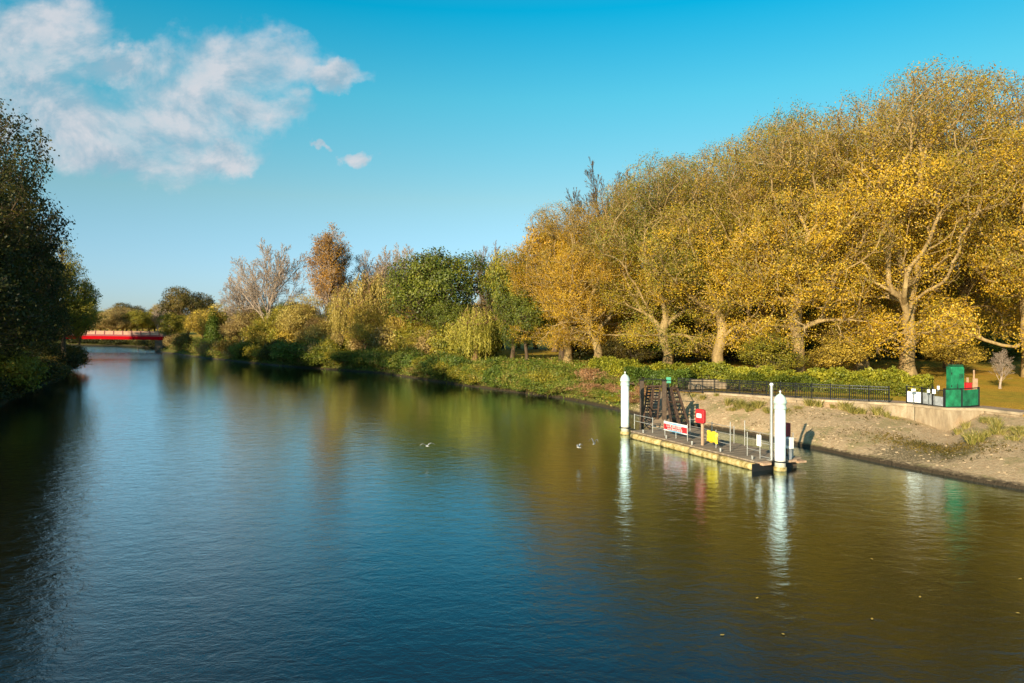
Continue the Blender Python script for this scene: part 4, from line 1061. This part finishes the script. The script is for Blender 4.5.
for px in range(336, 462, 6):
    shrub(px + rg.uniform(-2, 2), rg.uniform(.8, 2.0), rg.uniform(2.2, 3.6), rg.choice(['shrub0', 'shrub1']), rg.choice(['leaf_green', 'leaf_bramble', 'leaf_ivy', 'leaf_yellowgreen']), rg.uniform(1.0, 1.5),
          'green bush at the water edge below the yellow trees', 'riverside_bush', group='bushes below the yellow trees')
for px in range(462, 600, 5):
    for d, h in ((1.1, 2.3), (3.2, 2.4), (5.6, 2.2)):
        sc = max(.35, 1 - max(0, px - 540) / 95)
        shrub(px + rg.uniform(-3, 3), d * (.5 if px < 560 else .7 + .3 / sc) + rg.uniform(-.3, .4), h * rg.uniform(.7, 1.15) * (sc if d < 5 else max(sc, .6)), rg.choice(['shrub0', 'shrub1', 'shrub0']),
              rg.choice(['leaf_bramble', 'leaf_bramble', 'leaf_ivy', 'leaf_yellowgreen'] if px < 555 else ['leaf_bramble', 'leaf_rust', 'leaf_hedge', 'leaf_bramble']), rg.uniform(.85, 1.2) * (.5 + .5 * sc),
              'bramble bush in the thicket between the willow and the pontoon', 'bramble_bush', group='bramble thicket on the bank')
for px, d, h, lf in ((600, 2.2, 1.2, 'leaf_rust'), (608, 3.2, 1.3, 'leaf_hedge'), (615, 2.0, .8, 'leaf_rust'), (622, 3.4, 1.0, 'leaf_hedge'), (634, 2.5, 1.4, 'leaf_rust'), (612, 1.0, .7, 'leaf_yellowgreen'), (604, 1.2, .8, 'leaf_hedge'), (627, 1.4, .7, 'leaf_rust'), (637, 3.6, .8, 'leaf_hedge')):
    shrub(px, d, h, 'shrub1', lf, .5, 'low rusty or yellow green plant near the far mooring pile', 'bank_plant', 'plant', 'low bank plants by the far pile')

# ------------------------------------------------------------------ hedges
def hedge(name, pts, width, h, leaf, label, dens=420, size=.15, seed=1, wob=.25):
    rg = np.random.default_rng(seed); L = [0]
    for a, b in zip(pts[:-1], pts[1:]): L.append(L[-1] + math.dist(a[:2], b[:2]))
    tot = L[-1]; n = int(tot * dens); s = rg.random(n) * tot; P_ = np.array(pts)
    x = np.interp(s, L, P_[:, 0]); y = np.interp(s, L, P_[:, 1]); z = np.interp(s, L, P_[:, 2])
    dx = np.gradient(P_[:, 0]); dy = np.gradient(P_[:, 1]); ln = np.hypot(dx, dy); nx = np.interp(s, L, dy / ln); ny = np.interp(s, L, -dx / ln)
    a = rg.random(n) * math.pi; rr = rg.random(n) ** .25
    und = 1 + wob * (np.sin(s * 1.3) * .35 + np.sin(s * 3.1 + 1) * .3 + np.sin(s * .5) * .4 + np.sin(s * 7.3) * .15)
    ca = np.sign(np.cos(a)) * np.abs(np.cos(a)) ** .6; sa = np.sin(a) ** .6
    off = ca * width / 2 * rr * (.8 + .2 * und); hh = sa * h * rr * und
    c = np.stack([x + nx * off, y + ny * off, z + hh], 1)
    c0 = c.mean(0)
    r = tag(empty(name, Vector(c0 * np.array([1, 1, 0]) + np.array([0, 0, pts[0][2]]))), label, 'hedge')
    me = leaf_mesh(name + '_leaves', seed + 2, c - np.array(r.location), 3.0, .07, size, up=.6); link('foliage', me, M[leaf], r)
    core = MB(); m = 24; st = []
    for i in range(m + 1):
        q = tot * i / m; st.append((np.interp(q, L, P_[:, 0]), np.interp(q, L, P_[:, 1]), np.interp(q, L, P_[:, 2]), np.interp(q, L, P_[:, 2]) + h * .5))
    core_o = ribbon([(a_[0] - r.location.x, a_[1] - r.location.y, a_[2] - r.location.z, a_[3] - r.location.z) for a_ in st], width * .35, 'branches', M['bark_dark'], r)
    return r
def crest(off, y0, y1):
    out = []
    for s in RS:
        if y0 <= s[3] <= y1:
            W, T_, sz, tz = pts_at(s); n_ = (T_ - W) / np.linalg.norm(T_ - W); out.append((T_[0] + n_[0] * off, T_[1] + n_[1] * off, tz))
    return out
H1 = [tuple(PY(px, Y, 2.3)) for px, Y in ((598, 78), (640, 70.5), (690, 67), (740, 64.5), (800, 61), (860, 58.5), (905, 57), (932, 55.8))]
hedge('long_hedge', H1, 2.4, 1.75, 'leaf_hedge', 'long yellow green hedge between the path and the plane trees', 600, .17, 3)
H2 = [tuple(PY(px, Y, 2.2)) for px, Y in ((628, 68.0), (648, 66), (668, 65), (690, 64))]
hedge('dark_hedge', H2, 1.5, 1.45, 'leaf_ivy', 'darker green hedge section left of the pale steps', 600, .15, 5)
H3 = [tuple(PY(px, Y, 2.3)) for px, Y in ((728, 61.5), (760, 60.3), (800, 58.8), (840, 56.8), (880, 55.4), (905, 54.6))]
hedge('dark_hedge', H3, 1.5, 1.2, 'leaf_green', 'darker green clipped growth behind the railing right of the pale steps', 600, .14, 7, .4)
# pale steps between the two hedges
stp = tag(empty('stone_steps', PY(712, 63.2, 2.15), .15), 'pale stone steps and landing between the hedges', 'steps')
for k in range(4): MB().box((0, k * .42, .12 + k * .17), (4.2 - k * .3, .46, .2)).build('step', M['concrete'], stp, bevel=.015)

# ------------------------------------------------------------------ tufts and stones on the near bank
def slope_point(f, t):
    i = f * (len(RS) - 1); a = slope_rows[int(i)]; b = slope_rows[min(len(RS) - 1, int(i) + 1)]; u = i - int(i)
    j = 5 + t * 15; k = int(j); v = j - k; k2 = min(k + 1, len(a) - 1)
    p = (np.array(a[k]) * (1 - v) + np.array(a[k2]) * v) * (1 - u) + (np.array(b[k]) * (1 - v) + np.array(b[k2]) * v) * u
    return p
i_lo = min(i for i, s in enumerate(RS) if s[1] > 30) / (len(RS) - 1); i_hi = max(i for i, s in enumerate(RS) if s[1] < 66) / (len(RS) - 1)
def tuft_mesh(name, seed, n, h, spread):
    rg = np.random.default_rng(seed); b = np.concatenate([rg.normal(size=(n, 2)) * spread, np.zeros((n, 1)) - .02], 1)
    d = unit(np.concatenate([b[:, :2] * 1.6 + rg.normal(size=(n, 2)) * .2, np.ones((n, 1))], 1)); s = h * (.5 + .6 * rg.random(n))[:, None]
    w_ = unit(np.cross(d, rg.normal(size=(n, 3)))) * .016
    m_ = b + d * s * .55; t_ = b + d * s + np.concatenate([d[:, :2] * s * .35, -s * .12], 1)
    V = np.stack([b - w_, b + w_, m_ + w_ * .9, m_ - w_ * .9, m_ - w_ * .9, m_ + w_ * .9, t_ + w_ * .15, t_ - w_ * .15], 1).reshape(-1, 3)
    return np_mesh(name, V, np.arange(n * 8), 4, False, np.repeat(rg.random(n), 2))
TM = [tuft_mesh('tuft_a', 1, 90, .62, .10), tuft_mesh('tuft_b', 2, 130, .42, .16), tuft_mesh('tuft_c', 3, 70, .8, .08)]
for t in TM: t.materials.append(M['grass_dry'])
rg = random.Random(44)
def tuft_at(p, s, label, grp):
    o = link('grass_tuft', rg.choice(TM)); o.location = p; o.rotation_euler = (0, 0, rg.uniform(0, 6)); o.scale = (s * 1.3, s * 1.3, s)
    tag(o, label, 'grass tuft', grp)
def near_idx(px):
    k = (px - 512) / F; best = None
    for i, s in enumerate(RS):
        if 30 < s[1] < 66:
            mx = ((s[0] + s[2]) / 2 - k * (s[1] + s[3]) / 2)
            if best is None or abs(mx) < best[0]: best = (abs(mx), i)
    return best[1] / (len(RS) - 1)
for px, t, n_ in ((735, .55, 5), (750, .6, 7), (762, .62, 5), (820, .92, 3), (856, .93, 6), (875, .93, 3), (833, .93, 3), (980, .8, 3), (1000, .75, 3), (1015, .70, 4), (1022, .6, 3), (985, .45, 1), (660, .7, 4), (700, .8, 3), (960, .35, 1), (1010, .4, 2)):
    for q in range(n_):
        tuft_at(slope_point(min(i_hi, max(i_lo - .02, near_idx(px) + rg.gauss(0, .0035))), min(.97, max(.05, t + rg.gauss(0, .06)))), rg.uniform(.6, 1.15), 'dry yellow green grass tuft on the stony bank', 'grass tufts scattered on the stony bank')
# low creeping plants and scattered rubble (nobody could count them)
rgn = np.random.default_rng(9); cs = []
for q in range(2600):
    f = i_lo + (i_hi - i_lo) * rgn.random(); t = rgn.random() ** .8; p = slope_point(f, t * .97)
    if math.sin(p[0] * 1.9 + 1.3 * math.sin(p[1] * 1.1)) + math.sin(p[1] * 1.4 + p[0] * .6) + rgn.normal() * .5 > .9: cs.append(p)
for q in range(2600):
    a = rgn.normal() * 2.0; b = rgn.normal() * .8; x, y = 24.6 + a * .8 , 42.0 + b - a * .55
    f = near_idx(512 + F * x / y); t = .36 + rgn.normal() * .085; 
    if q % 2 == 0 and i_lo < f: cs.append(slope_point(min(i_hi, f + rgn.normal() * .002), min(.8, max(.15, t))))
gc_me = leaf_mesh('creeping_leaves', 10, np.array(cs) + np.array([0, 0, .03]), 3.5, .07, .085, up=1.2); gc_me.materials.append(M['leaf_olive_dark'])
tag(link('ground_cover', gc_me), 'low creeping weeds on the stony bank', 'ground cover', kind='stuff')
rb = MB()
for q in range(1500):
    p = slope_point(i_lo - .01 + (i_hi - i_lo + .01) * rgn.random(), rgn.random() ** 1.3 * .95); s = .02 + .07 * rgn.random() ** 4
    vs = []; 
    for sx_, sy_, sz_ in ((-1, -1, -1), (1, -1, -1), (1, 1, -1), (-1, 1, -1), (-.6, -.6, 1), (.7, -.5, 1), (.6, .7, .8), (-.7, .5, .9)):
        vs.append(p + np.array([sx_, sy_, sz_ * .6]) * s * (1 + rgn.normal(size=3) * .22))
    rb.add(vs, [(0, 3, 2, 1), (4, 5, 6, 7), (0, 1, 5, 4), (1, 2, 6, 5), (2, 3, 7, 6), (3, 0, 4, 7)])
tag(rb.build('rubble', M['stone']), 'scattered pale stones on the bank', 'rubble', kind='stuff')
# undergrowth stuff along the wooded bank so that no bare earth shows
cs = []
for q in range(26000):
    i = rgn.integers(0, len(RS)); s = RS[i]
    if s[1] < 64 or s[1] > 215: continue
    W, T_, sz, tz = pts_at(s); n_ = (T_ - W) / np.linalg.norm(T_ - W); d = rgn.random() * 16; sd = rgn.normal() * .6
    x, y = W + n_ * d; cs.append((x + n_[1] * sd, y - n_[0] * sd, min(2.4, .2 + d * .42) + rgn.random() * .5))
ug = leaf_mesh('undergrowth_leaves', 12, np.array(cs), 5, .3, .2, up=.8); ug.materials.append(M['leaf_bramble'])
tag(link('undergrowth', ug), 'mixed undergrowth covering the wooded bank', 'undergrowth', kind='stuff')

# ------------------------------------------------------------------ left bank trees
def LT(key, px, Y, top, label, leaf, wide=None, rz=None, name='bank_tree', group=None, z=2.0, sx=1., cat='tree', bark=None):
    return T(key, px, Y, top, label, leaf, wide, rz, name, cat, group, bark, z, sx)
LT('feather', -8, 72, 98, 'tall dark feathery tree at the left edge', 'leaf_deep', 1.05, .4, 'ash_tree')
LT('feather', 12, 86, 185, 'dark tree just right of the tallest left edge tree', 'leaf_deep', .86, 2.4, 'ash_tree')
LT('feather', -35, 64, 150, 'dark tree leaning in from beyond the left edge', 'leaf_deep', 1.1, 5, 'ash_tree')
LT('round1', 24, 98, 232, 'dark green tree filling the middle of the left bank', 'leaf_deep', .82, 3, 'dark_tree')
LT('round0', 8, 80, 255, 'dark bushy tree low on the left bank', 'leaf_deep', .85, 1, 'dark_tree')
LT('feather', 64, 112, 240, 'tree with olive gold leaves at the right end of the left bank', 'leaf_yellowgreen', .78, 1.2, 'ash_tree')
LT('round1', 30, 104, 290, 'lower olive tree beneath the gold leaved one', 'leaf_deep', .7, 2, 'dark_tree')
LT('leafy', 80, 119, 270, 'small olive tree whose bough reaches out over the river', 'leaf_yellowgreen', .5, 4, 'bough_tree')
LT('round0', 30, 100, 305, 'low dark tree close to the water on the left bank', 'leaf_deep', .7, 2, 'dark_tree')
for n_, (x, y) in enumerate(((-52, 58), (-60, 50), (-48, 35), (-70, 70), (-66, 84), (-82, 100), (-90, 118), (-95, 140), (-112, 155), (-130, 172))):
    place(['feather', 'round1', 'round0'][n_ % 3], 'bank_tree', x, y, 2.2, 17 + (n_ * 3.7) % 8, leaf='leaf_deep', label='dark tree of the thick wood on the left bank', group='dark wood on the left bank', wide=1.1)
rg = random.Random(9)
for i in range(46):
    t = i / 45; k = t * (len(LW) - 5) + 3; a = LW[int(k)]; b = LW[min(len(LW) - 1, int(k) + 1)]; u = k - int(k)
    x = a[0] + (b[0] - a[0]) * u; y = a[1] + (b[1] - a[1]) * u
    if y > 185: continue
    px_ = 512 + F * (x - 1) / y
    place(rg.choice(['shrub0', 'shrub1']), 'waterside_bush', x - rg.uniform(-.5, 1.4), y - .4, .3, rg.uniform(2.6, 4.6), sx=1.3, leaf='leaf_olive_dark' if i % 4 == 0 else 'leaf_deep',
          label='dark bush hanging over the water on the left bank', cat='bush', group='dark bushes along the left bank')
place('shrub0', 'golden_bush', -49.6, 70.5, 1.0, 5.2, leaf='leaf_yellowgreen', label='yellow green bush at the lower left edge', cat='bush', wide=1.5)
place('shrub1', 'golden_bush', -53.5, 76.5, 1.2, 4.6, leaf='leaf_olive_dark', label='olive bush behind the yellow green one at the left edge', cat='bush', wide=1.4)

# ------------------------------------------------------------------ gulls and floating leaves
M['gull_white'] = mat_simple('gull_white', (.52, .52, .50), .7, 0, .04); M['gull_grey'] = mat_simple('gull_grey', (.30, .31, .32), .7, 0, .06)
def gull(px, Y, z, rz, flap, label, s=1.):
    r = tag(empty('gull', PY(px, Y, z), rz), label, 'gull', 'gulls flying low over the river'); r.scale = (s, s, s)
    mb = MB(); mb.lathe([(.001, -.21), (.02, -.19), (.035, -.12), (.055, -.02), (.058, .06), (.048, .13), (.036, .16), (.036, .19), (.022, .22), (.001, .235)], 12)
    mb.v = [(x * .95, z_, y) for x, y, z_ in mb.v]; mb.build('body', M['gull_white'], r)
    MB().tube((0, .225, 0), (0, .275, -.01), .012, .003, 6).build('beak', M['yellow'], r)
    MB().add([(-.02, -.17, .005), (.02, -.17, .005), (.06, -.29, .0), (-.06, -.29, .0), (-.02, -.17, -.006), (.02, -.17, -.006), (.06, -.29, -.006), (-.06, -.29, -.006)], [(0, 3, 2, 1), (4, 5, 6, 7), (0, 1, 5, 4), (1, 2, 6, 5), (2, 3, 7, 6), (3, 0, 4, 7)]).build('tail', M['gull_white'], r)
    for sd in (-1, 1):
        st = [(.03, .08, -.06, 0), (.18, .12, -.05, flap * .16), (.32, .09, -.05, flap * .20), (.46, .01, -.07, flap * .16), (.56, -.08, -.11, flap * .08)]
        vs = []; fs = []
        for x, y0, y1, z_ in st: vs += [(sd * x, y0, z_ + .006), (sd * x, y1, z_ + .003), (sd * x, y0, z_ - .006), (sd * x, y1, z_ - .004)]
        for i in range(4):
            a = i * 4; fs += [(a, a + 1, a + 5, a + 4), (a + 2, a + 6, a + 7, a + 3), (a, a + 4, a + 6, a + 2), (a + 1, a + 3, a + 7, a + 5)]
        fs += [(0, 2, 3, 1), (16, 17, 19, 18)]
        MB().add(vs, fs).build('wing', M['gull_grey'], r)
gull(427, 42.3, .8, .5, .9, 'gull with wings spread, alone left of the other two', .85)
gull(579, 41.9, .78, 1.0, 1.6, 'lower gull of the close pair over the dark water', .6)
gull(594, 43.2, .76, -.7, 2.6, 'upper gull of the close pair nearest the pontoon', .6)
lm_ = bpy.data.meshes.new('floating_leaf'); lm_.from_pydata([(-.07, 0, .0), (-.02, -.05, .012), (.06, -.03, .008), (.09, .01, .018), (.03, .05, .006), (-.03, .04, .014), (0, 0, .004)], [], [(0, 1, 6), (1, 2, 6), (2, 3, 6), (3, 4, 6), (4, 5, 6), (5, 0, 6)]); lm_.materials.append(mat_simple('dead_leaf', (.50, .34, .06), .7)); lm_.update()
for px, py in ((872, 511), (872, 559), (872, 619), (757, 598), (920, 597), (1020, 579), (1018, 613), (783, 634), (618, 503), (722, 635)):
    o = link('floating_leaf', lm_); o.scale = (.75, .75, .75); o.location = P(px, py, .012); o.rotation_euler = (0, 0, rg.uniform(0, 6)); tag(o, 'small yellow leaf floating on the river', 'leaf', 'fallen leaves floating on the river')
wp_ = tag(empty('white_marker_post', P(334, 350, 2.3)), 'tiny white marker post among the trees on the far bank', 'post')
MB().box((0, 0, 1.5), (.45, .45, 3.0)).build('shaft', M['white'], wp_); MB().lathe([(.36, 3.0), (.001, 3.5)], 4).build('cap', M['white'], wp_)

# ------------------------------------------------------------------ light and sky
EL = 18.0; SD = Vector((-.52, -.855)).normalized()
sun_vec = Vector((SD.x * math.cos(R(EL)), SD.y * math.cos(R(EL)), math.sin(R(EL))))
sl = bpy.data.lights.new('sun', 'SUN'); sl.energy = 5.0; sl.angle = R(.53); sl.color = (1, .83, .56)
so = bpy.data.objects.new('sun', sl); COL.objects.link(so); so.rotation_euler = sun_vec.to_track_quat('Z', 'Y').to_euler()
w = bpy.data.worlds.new('World'); SC.world = w; w.use_nodes = True; nt = w.node_tree; k = N(nt)
for nd in list(nt.nodes): nt.nodes.remove(nd)
sky = k.n('ShaderNodeTexSky', sky_type='NISHITA'); sky.sun_disc = False; sky.sun_elevation = R(EL); sky.sun_rotation = math.atan2(SD.x, SD.y) % (2 * math.pi)
sky.air_density = 1.0; sky.dust_density = .3; sky.ozone_density = 1.5
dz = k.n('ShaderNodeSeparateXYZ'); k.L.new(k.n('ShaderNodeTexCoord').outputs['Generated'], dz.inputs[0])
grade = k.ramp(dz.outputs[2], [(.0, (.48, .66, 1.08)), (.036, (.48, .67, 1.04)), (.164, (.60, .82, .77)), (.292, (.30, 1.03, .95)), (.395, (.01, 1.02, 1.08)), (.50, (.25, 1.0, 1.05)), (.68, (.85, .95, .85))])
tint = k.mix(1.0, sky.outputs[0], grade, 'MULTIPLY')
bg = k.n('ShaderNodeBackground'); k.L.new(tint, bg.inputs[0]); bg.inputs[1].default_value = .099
d = k.n('ShaderNodeTexCoord').outputs['Generated']; sp = k.n('ShaderNodeSeparateXYZ'); k.L.new(d, sp.inputs[0])
yy = k.math('MAXIMUM', sp.outputs[1], .05); a = k.math('DIVIDE', sp.outputs[0], yy); b = k.math('DIVIDE', sp.outputs[2], yy)
cv = k.n('ShaderNodeCombineXYZ'); k.L.new(a, cv.inputs[0]); k.L.new(b, cv.inputs[1]); cv = cv.outputs[0]
warp = k.noise(k.mapping(cv, (1, 1.3, 1)), 7, 7, .6, .3); fine = k.noise(k.mapping(cv, (1, 1.4, 1)), 22, 6, .62)
wa = k.math('MULTIPLY', k.math('SUBTRACT', k.noise(cv, 6, 6, .6), .5), .20); wb = k.math('MULTIPLY', k.math('SUBTRACT', k.noise(k.mapping(cv, (1, 1, 1), (0, 0, 1.1)), 7.3, 6, .6), .5), .13)
a_, b_ = a, b; a = k.math('ADD', a, wa); b = k.math('ADD', b, wb)
fld = None
for px, py, rx, ry in ((120, 165, 125, 36), (60, 125, 130, 50), (195, 105, 85, 75), (240, 62, 75, 42), (325, 76, 52, 14), (20, 28, 90, 40), (-60, 80, 120, 110), (120, 60, 55, 22), (270, 112, 45, 30), (343, 157, 13, 8), (318, 148, 9, 4), (140, -60, 160, 25), (215, 158, 55, 14)):
    ex = k.math('DIVIDE', k.math('SUBTRACT', a, (px - 512) / F), rx / F); ey = k.math('DIVIDE', k.math('SUBTRACT', b, (HY - py) / F), ry / F)
    v = k.math('SUBTRACT', 1, k.math('ADD', k.math('MULTIPLY', ex, ex), k.math('MULTIPLY', ey, ey)))
    v = k.math('MAXIMUM', v, -1.2)
    fld = v if fld is None else k.math('SMOOTH_MAX', fld, v, .35)
dens = k.math('ADD', fld, k.math('MULTIPLY', k.math('SUBTRACT', warp, .5), 2.3)); dens = k.math('ADD', dens, k.math('MULTIPLY', k.math('SUBTRACT', fine, .5), 1.0))
dens = k.math('SUBTRACT', dens, k.rng(k.math('ADD', k.math('MULTIPLY', b, .6), k.math('MULTIPLY', b_, .4)), .215, .155, 0, 2.4)); cm = k.rng(dens, -.3, 1.25, 0, 1, True); front = k.math('GREATER_THAN', sp.outputs[1], .06); cm = k.math('MULTIPLY', k.math('MULTIPLY', cm, front), .93)
up1 = k.noise(k.mapping(cv, (1, 1.3, 1)), 7, 7, .6, .3)
sh_v = k.n('ShaderNodeVectorMath', operation='ADD'); k.L.new(cv, sh_v.inputs[0]); sh_v.inputs[1].default_value = (-.012, .022, 0)
up2 = k.noise(k.mapping(sh_v.outputs[0], (1, 1.3, 1)), 7, 7, .6, .3)
rel = k.math('SUBTRACT', up1, up2)     # sunlit faces of the cloud against the ones turned away
shade = k.math('ADD', k.rng(rel, -.09, .09), k.rng(dens, .0, 2.2, .22, -.30)); low = k.rng(b, .17, .26, -.22, .0); shade = k.math('ADD', shade, low)
cc = k.mix(k.rng(shade, .0, .9), (.20, .30, .37), (.425, .43, .455))
bgc = k.n('ShaderNodeBackground'); k.L.new(cc, bgc.inputs[0]); bgc.inputs[1].default_value = 1.0
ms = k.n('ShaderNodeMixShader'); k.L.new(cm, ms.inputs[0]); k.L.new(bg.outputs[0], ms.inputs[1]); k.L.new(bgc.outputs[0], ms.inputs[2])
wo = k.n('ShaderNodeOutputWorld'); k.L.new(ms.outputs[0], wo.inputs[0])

SC.view_settings.view_transform = 'Standard'; SC.view_settings.look = 'None'; SC.view_settings.exposure = 0.70; SC.view_settings.gamma = 1
SC.cycles.max_bounces = 5; SC.cycles.diffuse_bounces = 2; SC.cycles.glossy_bounces = 3; SC.cycles.transmission_bounces = 3
